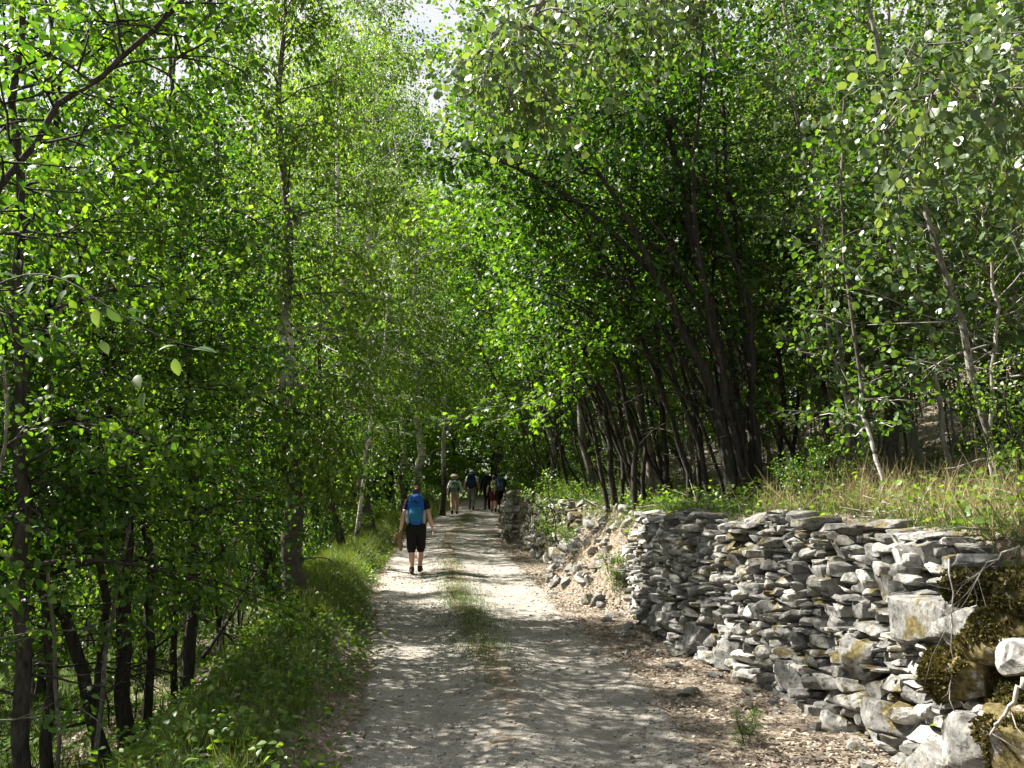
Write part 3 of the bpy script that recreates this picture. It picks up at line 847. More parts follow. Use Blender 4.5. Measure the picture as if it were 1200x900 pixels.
ALDER = [proto(100 + i, 8.5 + i, .085, .12, 'bark_dark', 'leaf_alder', n_st=2 + i % 2, nb=26, spread=2.1, el=(5, 50), sec=6, twigs=3, tl=.45, leaf='oval', ls=.085, lpt=7, shape='even', dead=4, droop=.1) for i in range(3)]
BIRCH = [proto(120 + i, 12.5 + i, .12, .26, 'birch', 'leaf_birch', nb=42, spread=2.5, el=(10, 60), sec=7, twigs=5, tl=.6, leaf='quad', ls=.078, lpt=8, shape='round', droop=.35, down=.9, dead=5, lean=.35) for i in range(3)]
MAPLE = [proto(140 + i, 8.5 + i, .09, .3, 'bark_grey', 'leaf_maple', nb=36, spread=3.3, el=(0, 45), sec=7, twigs=4, tl=.5, leaf='maple', ls=.15, lpt=4, shape='even', flat=1.4, down=.25, dead=2) for i in range(2)]
ASPEN = [proto(150 + i, 12 + i, .11, .22, 'bark_grey', 'leaf_aspen', nb=34, spread=2.1, el=(10, 55), sec=6, twigs=4, tl=.5, leaf='round', ls=.07, lpt=7, shape='round', down=.7, flat=.3, dead=6, lean=.4) for i in range(3)]
POLE = [proto(160 + i, 8.5 + i, .055, .42, 'bark_grey' if i != 1 else 'bark_pale', 'leaf_alder' if i != 2 else 'leaf_aspen', nb=16, spread=1.5, el=(10, 55), sec=5, twigs=3, tl=.45, leaf='oval', ls=.08, lpt=7, shape='even', dead=9, lean=.5) for i in range(3)]
SAPL = [proto(170 + i, 3.6 + .6 * i, .022, .2, 'bark_grey', 'leaf_shrub', nb=14, spread=.75, el=(15, 60), sec=4, twigs=2, tl=.25, leaf='oval', ls=.065, lpt=5, shape='even', wob=.12) for i in range(3)]
SHRUB = [proto(180 + i, 1.1 + .2 * i, .012, .08, 'bark_dark', 'leaf_shrub', n_st=5, nb=14, spread=.42, el=(20, 60), sec=4, twigs=2, tl=.16, leaf='oval', ls=.055, lpt=4, shape='even', lean=1.6, wob=.05) for i in range(3)]
# trees far off: bigger leaves, fewer of them
HZL = [proto(185 + i, 6.5 + i, .036, .58, 'bark_dark', 'leaf_alder', nb=12, spread=1.2, el=(5, 50), sec=5, twigs=3, tl=.4, leaf='oval', ls=.075, lpt=6, shape='even', dead=5, lean=1.0, wob=.25) for i in range(3)]
FAR = [proto(190 + i, 13 + i, .14, .08, 'bark_dark', ['leaf_birch', 'leaf_alder', 'leaf_maple'][i], nb=30, spread=3.0, el=(5, 55), sec=7, twigs=4, tl=.8, leaf='quad', ls=.17, lpt=6, jit=.18, shape='even', droop=.2) for i in range(3)]


def xyg(x, y): return (x, y, gz(x, y))


def stem_from(pix, base=True):
    """stem through photo pixels (px, py, distance); returns base and points relative to it"""
    P = np.array([at(*p) for p in pix])
    b = P[0].copy(); b[2] = gz(b[0], b[1])
    Q = P - b
    if base: Q[0] = (0, 0, -.3)
    return b, Q


def special(name, label, cat, pixstems, bark, leafmat, r, t0=.3, group=None, wood_name="trunk", **kw):
    b0 = None; st = []
    for i, px in enumerate(pixstems):
        b, Q = stem_from(px)
        if b0 is None: b0 = b
        Q = Q + (b - b0)
        rr = r[i] if isinstance(r, (list, tuple)) else r
        st.append((Q, rr, .01, t0[i] if isinstance(t0, (list, tuple)) else t0))
    parts = tree_meshes(None, M[leafmat], M[bark], name_wood=wood_name, stems=st, **kw)
    return plant(parts, name, label, cat, b0, group=group)


BK = dict(nb=40, spread=2.5, el=(5, 55), sec=7, twigs=5, tl=.6, leaf='quad', ls=.075, lpt=8, droop=.35, down=.9, dead=6)
AK = dict(nb=24, spread=1.45, el=(0, 50), sec=6, twigs=3, tl=.35, leaf='oval', ls=.056, lpt=11, jit=.05, shape='even', droop=.1, dead=7)
# bank side, by the photo
special("birch_tree", "thick trunked birch with dark furrowed foot standing on the grassy bank edge", "tree", [[(343, 705, 12), (342, 600, 12), (339, 440, 12.1), (334, 250, 12.3), (330, -60, 12.5)]], 'birch_old', 'leaf_birch', .155, .34, seed=201, **{**BK, 'dead': 1, 'nb': 60, 'lpt': 7, 'spread': 1.4})
special("alder_tree", "dark trunk leaning beside the thick birch, foot hidden in bank grass", "tree", [[(322, 695, 13.4), (313, 650, 13.4), (299, 595, 13.3), (284, 450, 13), (262, 200, 12.6), (240, -60, 12.5)]], 'bark_dark', 'leaf_alder', .1, .4, seed=202, **AK)
special("alder_tree", "short crooked dark tree on the bank between the thick birch and the walker", "tree", [[(402, 650, 19.5), (394, 610, 19.3), (384, 560, 19), (376, 440, 18.5), (372, 250, 18)]], 'bark_dark', 'leaf_alder', .1, .55, seed=203, **{**AK, 'spread': 1.1})
special("birch_tree", "dark stemmed birch bending over near the thin pale slanting pole", "tree", [[(434, 622, 25), (426, 580, 24.8), (412, 510, 24.5), (402, 420, 24), (398, 200, 24), (396, 60, 24)]], 'birch', 'leaf_birch', .15, .3, seed=204, **BK)
special("birch_tree", "thin pale birch pole slanting towards the road", "tree", [[(416, 625, 22), (425, 560, 22), (436, 490, 22), (446, 430, 22), (462, 300, 22)]], 'birch_young', 'leaf_birch', .06, .55, seed=205, nb=12, spread=1.2, el=(15, 55), sec=5, twigs=3, tl=.5, leaf='quad', ls=.06, lpt=9, droop=.3, dead=3)
special("birch_tree", "white flecked slim birch just above the near walker's head", "tree", [[(472, 600, 33), (472, 540, 33), (470, 400, 33), (464, 200, 33), (452, 60, 33)]], 'birch', 'leaf_birch', .12, .42, seed=206, **BK)
special("birch_tree", "tall straight birch with dark double looking stem behind the near walker", "tree", [[(489, 600, 30), (490, 540, 30), (489, 450, 30), (488, 340, 30), (487, 235, 30)]], 'birch', 'leaf_birch', .15, .45, seed=207, **BK)
special("birch_tree", "birch at the track edge next to the walker in tan shorts", "tree", [[(519, 592, 39), (520, 540, 39), (521, 460, 39), (520, 360, 39), (519, 260, 39)]], 'birch', 'leaf_birch', .12, .4, seed=208, **BK)
# dark thicket close by, below the bank edge
for i, (pix, r, lab, t0) in enumerate([
    ([(222, 800, 10), (221, 700, 10), (219, 560, 10), (214, 380, 10), (205, 150, 10), (195, -100, 10)], .07, "straight dark stem nearest the thick birch in the shaded thicket", .45),
    ([(205, 790, 10.3), (203, 690, 10.3), (198, 560, 10.3), (205, 350, 10.3), (225, 120, 10.3)], .04, "thin pole hugging the straight dark stem in the thicket", .4),
    ([(150, 870, 8.6), (148, 760, 8.6), (142, 560, 8.6), (120, 380, 8.6), (85, 200, 8.5), (40, -60, 8.5)], .08, "stout dark alder in the middle of the shaded thicket", .3),
    ([(172, 860, 8.9), (176, 760, 8.9), (170, 600, 8.9), (178, 420, 8.9), (190, 200, 8.9), (215, -40, 8.9)], .05, "slim alder just beside the stout dark one in the thicket", .35),
    ([(115, 860, 8.2), (120, 720, 8.2), (112, 560, 8.1), (135, 420, 8), (120, 240, 8)], .045, "slim crooked alder on the field side of the stout dark one", .3),
    ([(55, 900, 7.4), (60, 760, 7.4), (48, 560, 7.4), (60, 330, 7.4), (70, 60, 7.4)], .052, "upright alder close to the edge of view in the thicket", .35),
    ([(135, 850, 7.8), (90, 760, 7.6), (30, 670, 7.3), (-40, 560, 7), (-110, 380, 6.8)], .06, "alder stem lying over at a steep slant across the thicket", .5),
    ([(20, 960, 6.2), (22, 700, 6.2), (20, 400, 6.2), (22, 100, 6.2), (18, -250, 6.2)], .06, "tallest dark trunk at the edge of view, rising past the top", .25),
    ([(258, 770, 13.5), (256, 660, 13.5), (262, 500, 13.5), (268, 300, 13.5), (250, 60, 13.5)], .05, "slender alder standing behind the thicket towards the sunny meadow", .3)]):
    special("alder_tree", lab, "tree", [pix], 'bark_dark', 'leaf_alder', r, t0, seed=220 + i, **AK)
# branch hanging in front: big close leaves
over = special("alder_tree", "overhanging alder with a dark slanting branch and one spray of large close leaves", "tree",
        [[(-130, 800, 4.6), (-110, 500, 4.7), (-60, 330, 4.8), (20, 190, 4.9), (110, 90, 5.0), (200, 20, 5.0), (290, -110, 5.1)]],
        'bark_dark', 'leaf_alder', .027, .3, seed=240, nb=24, spread=.7, el=(-10, 50), sec=4, twigs=2, tl=.2, leaf='fine', ls=.058, lpt=5, shape='even', droop=.15)
# the one close spray: a thin twig with a dozen big leaves
mbw, mbl_ = MB(), MB()
ob = np.array(over.location)
tw_pts = [np.array(at(*p)) - ob for p in [(-30, 345, 4.2), (30, 322, 3.7), (80, 330, 3.5), (130, 362, 3.4), (190, 395, 3.35), (250, 412, 3.3)]]
tube(mbw, resample(tw_pts, 16), np.linspace(.005, .001, 16), 5)
lv = [(72, 326, (1, .15), .085, 1), (62, 338, (-1, -.1), .07, 1), (78, 340, (-.7, -1), .07, .4), (112, 362, (.1, -1), .085, .2), (126, 360, (.7, -.9), .085, .3), (148, 364, (1, .1), .075, 1), (150, 372, (1, -.2), .075, 1),
      (118, 400, (.6, -.8), .07, .6), (205, 420, (.1, -1), .08, .2), (225, 410, (1, .0), .11, 1.2), (205, 405, (-.8, -.2), .07, 1), (170, 460, (-.4, -1), .08, .3), (160, 440, (.5, -1), .08, .3), (40, 330, (-.5, -1), .075, .5), (20, 325, (-.8, .2), .08, 1)]
for px, py, (ax_, az_), s_, fl in lv:
    add_leaves(mbl_, (np.array(at(px, py, 3.42)) - ob)[None], np.array([[ax_, R0.normal(0, .4), az_]]), np.array([[R0.normal(0, .2), -.5, fl]]), [s_ * .85], 'fine')
mbw.obj("twig", M['bark_dark'], over); mbl_.obj("foliage", M['leaf_aspen'], over)

# wall side: the fan of leaning dark stems
FK = dict(seed=250, nb=34, spread=1.5, el=(5, 50), sec=5, twigs=3, tl=.45, leaf='oval', ls=.075, lpt=6, shape='even', dead=6)
special("hazel_clump", "big clump of dark leaning stems fanning out over the track from one foot", "tree", [
    [(885, 575, 12), (868, 500, 12), (848, 430, 12), (822, 330, 12), (795, 200, 12), (768, 50, 12), (745, -120, 12)],
    [(872, 577, 11.8), (845, 480, 11.7), (815, 410, 11.6), (770, 320, 11.4), (700, 195, 11.1), (640, 90, 10.9)],
    [(866, 577, 11.9), (830, 455, 11.8), (785, 350, 11.7), (705, 260, 11.5), (620, 205, 11.2), (540, 170, 11)],
    [(892, 577, 12.2), (880, 470, 12.2), (872, 370, 12.3), (860, 250, 12.4), (842, 90, 12.5), (835, -60, 12.5)],
    [(880, 577, 12.4), (862, 460, 12.4), (845, 380, 12.5), (800, 260, 12.8), (760, 130, 13), (720, -20, 13.2)],
    [(884, 577, 12.1), (858, 480, 12), (828, 380, 11.9), (770, 290, 11.8), (690, 240, 11.7), (600, 230, 11.6)],
    [(870, 577, 12.3), (835, 480, 12.3), (790, 400, 12.3), (730, 340, 12.2), (650, 300, 12.1)],
    [(868, 577, 12), (838, 490, 12), (800, 420, 12), (745, 345, 12), (672, 250, 12), (630, 170, 12)],
    [(874, 577, 12.2), (848, 470, 12.2), (812, 370, 12.2), (760, 250, 12.2), (705, 110, 12.2), (680, 0, 12.2)],
    [(862, 577, 12.4), (822, 500, 12.4), (772, 430, 12.4), (700, 370, 12.4), (610, 330, 12.4)],
    [(888, 577, 12.3), (872, 450, 12.3), (838, 300, 12.3), (800, 130, 12.3), (790, -20, 12.3)],
    [(880, 577, 11.6), (855, 450, 11.6), (800, 320, 11.5), (735, 220, 11.4), (655, 120, 11.3)],
    [(860, 577, 11.9), (838, 500, 11.9), (818, 420, 11.9), (790, 300, 11.9), (778, 180, 11.9)],
    [(895, 577, 11.9), (885, 440, 11.8), (868, 320, 11.7), (815, 190, 11.5), (742, 60, 11.3)],
    [(876, 578, 11.7), (850, 470, 11.5), (835, 380, 11.4), (812, 250, 11.2), (820, 120, 11), (830, -60, 10.8)]],
    'bark_dark', 'leaf_alder', [.105, .068, .052, .066, .04, .03, .026, .03, .024, .026, .028, .022, .028, .04, .044], [.68, .75, .72, .68, .65, .76, .8, .8, .85, .85, .85, .85, .76, .68, .65], wood_name="stem", **FK)
for i, (pixs, r, lab) in enumerate([
    ([[(815, 585, 12.8), (790, 500, 12.8), (752, 400, 12.7), (700, 300, 12.5), (650, 230, 12.3)], [(822, 585, 12.9), (812, 480, 12.9), (790, 380, 12.9), (770, 260, 12.9)]], [.046, .036], "pair of dark stems leaning over the wall next to the big fan clump"),
    ([[(748, 582, 14.5), (738, 500, 14.5), (715, 400, 14.4), (680, 320, 14.2), (620, 250, 14)], [(756, 582, 14.6), (752, 470, 14.6), (740, 360, 14.6), (735, 230, 14.6)]], [.05, .036], "dark two stemmed hazel midway along the near wall top"),
    ([[(722, 580, 16), (710, 500, 16), (692, 420, 16), (655, 340, 15.8), (590, 290, 15.5)], [(716, 580, 16.2), (694, 500, 16.2), (668, 430, 16.2), (640, 380, 16)], [(730, 580, 16.2), (726, 470, 16.2), (712, 330, 16.2)]], [.058, .04, .04], "three stemmed dark hazel above the collapsed bank"),
    ([[(785, 580, 15.5), (775, 480, 15.5), (768, 380, 15.5), (745, 260, 15.5), (720, 120, 15.5)]], [.055], "single dark upright stem in the shade behind the wall hazels"),
    ([[(910, 575, 13.5), (918, 480, 13.5), (912, 380, 13.5), (925, 250, 13.5), (935, 80, 13.5)], [(925, 575, 13.8), (935, 470, 13.8), (950, 380, 13.8), (960, 250, 13.8)]], [.05, .04], "slim pair of stems just uphill of the big fan clump")]):
    special("hazel_tree", lab, "tree", pixs, 'bark_dark', 'leaf_alder', r, .5, wood_name="stem", seed=260 + i, nb=30, spread=1.6, el=(0, 50), sec=5, twigs=3, tl=.45, leaf='oval', ls=.08, lpt=6, shape='even', dead=6)
special("birch_sapling", "pale thin leaning sapling stem rising from the wall top grass", "sapling", [[(1042, 602, 8.2), (1030, 560, 8.2), (1016, 500, 8.3), (1004, 430, 8.4), (990, 300, 8.5), (985, 180, 8.5)]], 'sapling_bark', 'leaf_shrub', .022, .4, seed=270, nb=14, spread=.6, el=(10, 50), sec=4, twigs=2, tl=.3, leaf='oval', ls=.06, lpt=4, dead=1)
for i, (pix, r, bark, lab) in enumerate([
    ([(1050, 480, 16), (1030, 420, 16), (1000, 345, 16), (980, 270, 16), (962, 150, 16), (950, 0, 16)], .09, 'bark_pale', "leaning pale grey trunk in the middle of the wooded slope"),
    ([(1040, 545, 14), (1043, 430, 14), (1044, 330, 14), (1040, 180, 14), (1038, -40, 14)], .12, 'bark_grey', "thick upright grey trunk beside the leaning pale one"),
    ([(1112, 560, 11.5), (1100, 460, 11.5), (1085, 370, 11.5), (1070, 300, 11.5), (1060, 150, 11.5)], .035, 'bark_pale', "thin pale crooked pole uphill of the thick grey trunk"),
    ([(1165, 500, 13), (1162, 380, 13), (1166, 260, 13), (1160, 100, 13), (1165, -80, 13)], .1, 'bark_grey', "upright grey trunk of the pair high on the slope"),
    ([(1195, 500, 13.6), (1192, 380, 13.6), (1186, 240, 13.6), (1184, 80, 13.6), (1190, -80, 13.6)], .11, 'bark_pale', "pale trunk of the pair high on the slope"),
    ([(1020, 500, 19), (1008, 420, 19), (1000, 330, 19), (1003, 180, 19), (1010, 20, 19)], .09, 'bark_pale', "pale spotted trunk farther back on the slope"),
    ([(965, 560, 13), (968, 460, 13), (955, 360, 13), (945, 250, 13), (930, 120, 13)], .04, 'bark_dark', "thin dark wavy pole between fan clump and pale sapling"),
    ([(1165, 590, 8.8), (1160, 480, 8.8), (1168, 360, 8.8), (1150, 240, 8.8)], .025, 'bark_pale', "thin bare pole rising from the dry grass near the edge of view")]):
    special("aspen_tree", lab, "tree", [pix], bark, 'leaf_aspen', r, .42, seed=280 + i, nb=22, spread=1.8, el=(5, 50), sec=5, twigs=3, tl=.5, leaf='round', ls=.07, lpt=7, shape='even', down=.6, dead=4)
# close aspen out of frame whose boughs reach over the track
special("aspen_tree", "overhanging aspen with long boughs and round grey green leaves above the track", "tree", [
    [(1290, 560, 5.2), (1285, 300, 5.2), (1270, 100, 5.3), (1240, -100, 5.3), (1200, -350, 5.3)],
    [(1290, 560, 5.2), (1286, 300, 5.2), (1270, 180, 5.3), (1200, 130, 5.2), (1120, 110, 5.1), (1060, 120, 5.1)],
    [(1290, 560, 5.2), (1285, 200, 5.3), (1200, -60, 5.5), (1000, -150, 5.8), (830, -120, 6.0), (680, -50, 6.1), (610, 50, 6.1), (600, 130, 6.1)],
    [(1290, 560, 5.2), (1285, 200, 5.3), (1220, -40, 5.6), (1060, -90, 6.2), (900, -60, 6.6), (760, -20, 6.8), (700, 40, 6.8)]],
    'bark_grey', 'leaf_aspen', [.1, .03, .05, .04], [.4, .62, .72, .66], seed=300, nb=40, spread=.75, el=(-20, 30), sec=4, twigs=3, tl=.3, leaf='round', ls=.05, lpt=5, shape='even', droop=.5, down=.9, flat=.15)

# maples leaning in over the track past the collapsed wall: the bright sunlit leaves
rs = np.random.default_rng(41)
for i, (y, s_, sc_, lean, lab) in enumerate([
    (17.5, 1.5, 1.12, -.14, "maple above the collapsed wall reaching over the track with bright leaves"),
    (21.5, 1.3, 1.05, -.14, "bright leaved maple rooted on the mossy wall stretch"),
    (26.5, 1.6, 1.1, -.12, "maple behind the squared wall pier with sunlit lower boughs"),
    (31.5, 1.3, 1.0, -.22, "small crowned maple over the farthest walkers"),
    (37.5, 1.5, 1.1, -.2, "farthest maple of the row behind the wall")]):
    x = float(wall_x(y)) + s_
    plant(MAPLE[i % 2], "maple_tree", lab, "tree", xyg(x, y), rs.uniform(0, 6), sc_, tilt=(0, lean), group="maples leaning over the track")

# background woods
placed = []
def scatter(n, fx, protos, mind, name, label, cat, group, smin=.8, smax=1.15, tilt=.05, seed=0, tries=40, bias=0.0):
    rs = np.random.default_rng(seed); c = 0
    for _ in range(n * tries):
        if c >= n: break
        x, y = fx(rs)
        if mind == 2.2 and 462 < 600 + 1105 * x / y < 548: continue
        if any((x - a) ** 2 + (y - b) ** 2 < mind * mind for a, b in placed): continue
        placed.append((x, y)); c += 1
        plant(protos[int(rs.integers(len(protos)))], name, label, cat, xyg(x, y), rs.uniform(0, 6.28), rs.uniform(smin, smax), group, (rs.normal(0, tilt), rs.normal(bias, tilt)))


def L_(ylo, yhi, dlo, dhi): return lambda r: (lambda y: (float(edge_l(y)) - r.uniform(dlo, dhi), y))(r.uniform(ylo, yhi))
def R_(ylo, yhi, dlo, dhi): return lambda r: (lambda y: (float(wall_x(y)) + r.uniform(dlo, dhi), y))(r.uniform(ylo, yhi))


scatter(9, L_(24, 38, 1.2, 5), BIRCH, 2.2, "birch_tree", "slim birch of the row along the bank past the near walker", "tree", "birches along the bank past the near walker", seed=1, smin=.95, smax=1.25)
scatter(26, L_(15, 55, 11, 24), BIRCH + ASPEN, 3.0, "birch_tree", "pale green birch beyond the sunlit meadow below the bank", "tree", "birches beyond the meadow", seed=2, smin=1.0, smax=1.35)
scatter(16, L_(9, 30, 12, 22), ALDER, 3.0, "alder_tree", "bushy alder with leafy low boughs beyond the bank in the sun", "tree", "bushy alders beyond the bank", seed=3)
scatter(44, lambda r: (r.uniform(-40, 22), r.uniform(54, 84)), FAR, 4.0, "broadleaf_tree", "dense broadleaf tree closing the view where the track ends", "tree", "trees closing the end of the track", seed=4, smin=1.4, smax=2.0)
scatter(34, L_(14, 60, 20, 38), FAR, 4.0, "broadleaf_tree", "dense broadleaf tree at the far rim of the meadow", "tree", "trees at the far rim of the meadow", seed=5)
scatter(44, R_(6.5, 26, 1.8, 10), POLE, 1.25, "pole_tree", "slim bare stemmed young tree in the shade of the slope", "tree", "slim young trees on the slope", seed=6, tilt=.1, smin=.5, smax=1.1, bias=-.22)
scatter(30, R_(12.5, 24, .7, 3.2), HZL, .55, "hazel_tree", "slender dark hazel stem leaning towards the track above the collapsed bank", "tree", "slender leaning hazel stems", seed=12, tilt=.12, smin=.7, smax=1.15, bias=-.3)
scatter(20, R_(9, 40, 3, 14), ASPEN, 2.6, "aspen_tree", "leafy aspen among the slim trees on the wooded slope", "tree", "aspens on the wooded slope", seed=7)
scatter(12, R_(24, 50, 1.0, 6), ALDER, 2.2, "alder_tree", "dark bushy alder behind the farthest wall", "tree", "dark alders behind the farthest wall", seed=8)
scatter(44, R_(8, 62, 10, 34), FAR, 3.4, "broadleaf_tree", "dense broadleaf tree high on the slope", "tree", "trees high on the slope", seed=9)
# undergrowth
for i, (px, py, d, k, sc_, lab) in enumerate([
    (945, 590, 9.0, 0, .45, "fresh yellow green shrub on the wall top under the fan clump"),
    (985, 590, 9.6, 1, .5, "small sunlit shrub between the yellow green one and the pale sapling"),
    (1195, 560, 7.8, 2, .7, "leafy shrub at the edge of the dry grass bank"),
    (1160, 420, 12.5, 0, 1.0, "shrub with light leaves high on the slope by the grey trunks"),
    (722, 716, 13.2, 1, .34, "dark green plant at the foot of the wall corner"),
    (655, 575, 19.6, 2, .95, "bright bush overhanging the top of the mossy wall"),
    (668, 640, 17.5, 0, .35, "small green plant in the collapsed gap"),
    (875, 885, 6.4, 1, .16, "tiny green plant in the leaf litter at the wall foot")]):
    c = at(px, py, d); plant(SHRUB[k], "shrub", lab, "shrub", xyg(c[0], c[1]), i * 1.3, sc_)
rs = np.random.default_rng(55)
def cover(n, fx, protos, name, label, cat, group, lo, hi, seed):
    rs = np.random.default_rng(seed)
    for _ in range(n):
        x, y = fx(rs); plant(protos[int(rs.integers(len(protos)))], name, label, cat, xyg(x, y), rs.uniform(0, 6), rs.uniform(lo, hi), group)
cover(85, R_(8, 30, 1.7, 8), SAPL, "sapling", "leafy sapling in the undergrowth of the slope", "sapling", "saplings on the slope", .6, 1.2, 71)
cover(22, R_(19, 45, .6, 3), SHRUB, "shrub", "green shrub on the turf above the mossy walls", "shrub", "shrubs above the mossy walls", .5, 1.1, 72)
cover(26, L_(20, 50, .8, 2.6), SHRUB, "shrub", "leafy shrub on the sunny bank along the far track", "shrub", "shrubs along the far bank", .5, 1.0, 73)
cover(26, L_(6, 24, 2.2, 9), SAPL + SHRUB, "sapling", "leafy sapling below the bank at the meadow's edge", "sapling", "saplings below the bank", .7, 1.2, 74)

scatter(11, L_(6, 16, 1.5, 5), [POLE[0], POLE[2]], .7, "pole_tree", "thin young pole growing in the shaded thicket below the bank edge", "tree", "thin poles in the shaded thicket", seed=10, tilt=.1, smin=.35, smax=.6)
cover(18, L_(5.5, 14, 1.6, 5.5), SAPL, "sapling", "leafy sapling among the dark stems of the shaded thicket", "sapling", "saplings in the shaded thicket", .5, 1.0, 75)
# tall trees beyond the thicket whose crowns shade the track and the wall
# plant(BIRCH[0], "birch_tree", "tall slender birch at the back of the shaded thicket, crown above the alders", "tree", xyg(-4.5, 8.7), 1.0, .9)
# plant(ALDER[2], "alder_tree", "tall leafy alder at the back of the shaded thicket", "tree", xyg(-6.4, 7.4), 2.0, 1.15)
# fallen branches
def branch(label, name, pix, r, bark, cat="branch", side=6, seed=0):
    rs = np.random.default_rng(seed); P = np.array([at(*p) for p in pix]); mb = MB(); b = P[0].copy()
    Q = resample(P - b, 14); Q[1:-1] += rs.normal(0, .008, (12, 3)); tube(mb, Q, np.linspace(r, r * .35, 14), 8, rs=rs, rough=.08)
    for _ in range(side):
        i = int(rs.integers(4, 13)); d = unit(Q[i] - Q[i - 1]) * .6 + rs.normal(0, .5, 3); ln = rs.uniform(.1, .45)
        tube(mb, np.array([Q[i], Q[i] + d * ln * .5, Q[i] + d * ln + rs.normal(0, .03, 3)]), [r * .35, r * .25, r * .1], 5)
    o = mb.obj(name, M[bark]); o.location = [float(v) for v in b]; return tag(o, label, cat)
branch("bare fallen branch propped on the bank beside the sunny meadow", "fallen_branch", [(238, 770, 10.5), (262, 735, 11), (290, 690, 11.6), (302, 660, 12)], .03, 'bark_dark', seed=1)
branch("crooked dead stick lying down the bank from the thick birch foot", "fallen_branch", [(232, 722, 11), (262, 742, 11), (285, 762, 10.8)], .022, 'bark_dark', seed=2)
branch("small log lying on the verge beside the walker in black", "fallen_log", [(440, 640, 24.5), (456, 634, 24.7), (474, 629, 25)], .07, 'bark_pale', side=2, seed=3, cat="log")
branch("pale root dangling down the face of the slumped mossy corner", "hanging_root", [(1112, 655, 5.0), (1116, 720, 4.9), (1113, 790, 4.86), (1118, 850, 4.8), (1128, 882, 4.75)], .005, 'bark_grey', cat="root", side=3, seed=4)
branch("spread of thin dry roots drooping below the bank edge", "hanging_root", [(1195, 640, 4.7), (1165, 655, 4.75), (1135, 690, 4.8), (1108, 725, 4.85)], .005, 'bark_grey', cat="root", side=16, seed=5)
branch("bleached stick leaning on the lowest mossy boulder", "fallen_branch", [(1200, 795, 4.2), (1180, 835, 4.25), (1160, 862, 4.3)], .012, 'bark_pale', side=2, seed=6)
branch("long dry twig lying along the dry bank edge above the wall", "fallen_branch", [(1010, 600, 7.4), (1080, 598, 6.9), (1150, 606, 6.4), (1215, 612, 5.9)], .009, 'bark_pale', side=6, seed=7)

for i, (x, y, sc_) in enumerate([(-6.5, 9.0, .72), (-6.4, 6.6, .66), (-6.8, 11.8, .8), (-7.0, 14.2, .85)]):  # extra alders, mostly out of view, added to keep backlight off the thicket
    plant(ALDER[i % 3], "alder_tree", "low bushy alder added behind the dark stems of the thicket to block backlight", "tree", xyg(x, y), 1.7 * i, sc_, "bushy alders added behind the thicket stems against backlight")
# plant(BIRCH[0], "birch_tree", "slender birch among the thicket stems, its crown above the dark alders", "tree", xyg(-4.7, 9.7), .6, .85)
for i, (px, d, sc_) in enumerate([(290, 47, 1.8), (330, 50, 2.0), (372, 49, 1.95), (412, 54, 2.0), (250, 45, 1.7), (205, 44, 1.7), (338, 37, 1.5), (392, 52, 2.3), (424, 54, 2.2), (408, 53, 2.4), (366, 52, 2.3), (398, 57, 2.8)]):
    c = at(px, 600, d)
    plant(BIRCH[i % 3], "birch_tree", "very tall leafy birch towering behind the bank trees", "tree", xyg(c[0], d), 1.1 * i, sc_, "very tall birches behind the bank trees")

cover(14, L_(6.0, 10.5, 3.4, 6.5), SHRUB, "shrub", "light green leafy shrub on the sunny ground below the thicket", "shrub", "shrubs on the sunny ground below the thicket", .6, 1.2, 76)

# ------------------------------------------------------------------ walkers
M['skin'] = simple_mat('skin', (.5, .31, .23), rough=.55, var=.06, bump=.02)
M['eye'] = simple_mat('eye', (.05, .04, .035), rough=.2, var=.1, bump=0)
M['hair_brown'] = simple_mat('brown_hair', (.06, .035, .022), rough=.6, var=.5, scale=90, bump=.6)
M['hair_grey'] = simple_mat('grey_hair', (.3, .28, .26), rough=.6, var=.4, scale=90, bump=.5)
def cloth(n, c, **k): M[n] = simple_mat(n, c, rough=.85, spec=.15, var=k.get('var', .18), scale=k.get('scale', 22), bump=.35, dist=.02)
for n_, c_ in (('black_cloth', (.012, .012, .014)), ('blue_pack', (.014, .085, .33)), ('teal_pack', (.018, .13, .27)), ('grey_pack', (.26, .28, .3)), ('sage_pack', (.22, .3, .25)), ('dark_strap', (.02, .025, .03)),
               ('white_cloth', (.68, .68, .66)), ('tan_cloth', (.5, .37, .25)), ('navy_cloth', (.02, .03, .075)), ('stone_cloth', (.2, .19, .18)), ('lime_pack', (.3, .36, .1)), ('maroon_cloth', (.13, .025, .03)),
               ('straw_hat', (.42, .33, .22)), ('brown_cloth', (.2, .13, .08)), ('boot', (.05, .04, .035)), ('slate_pack', (.06, .09, .2)), ('sole', (.3, .3, .3))): cloth(n_, c_)


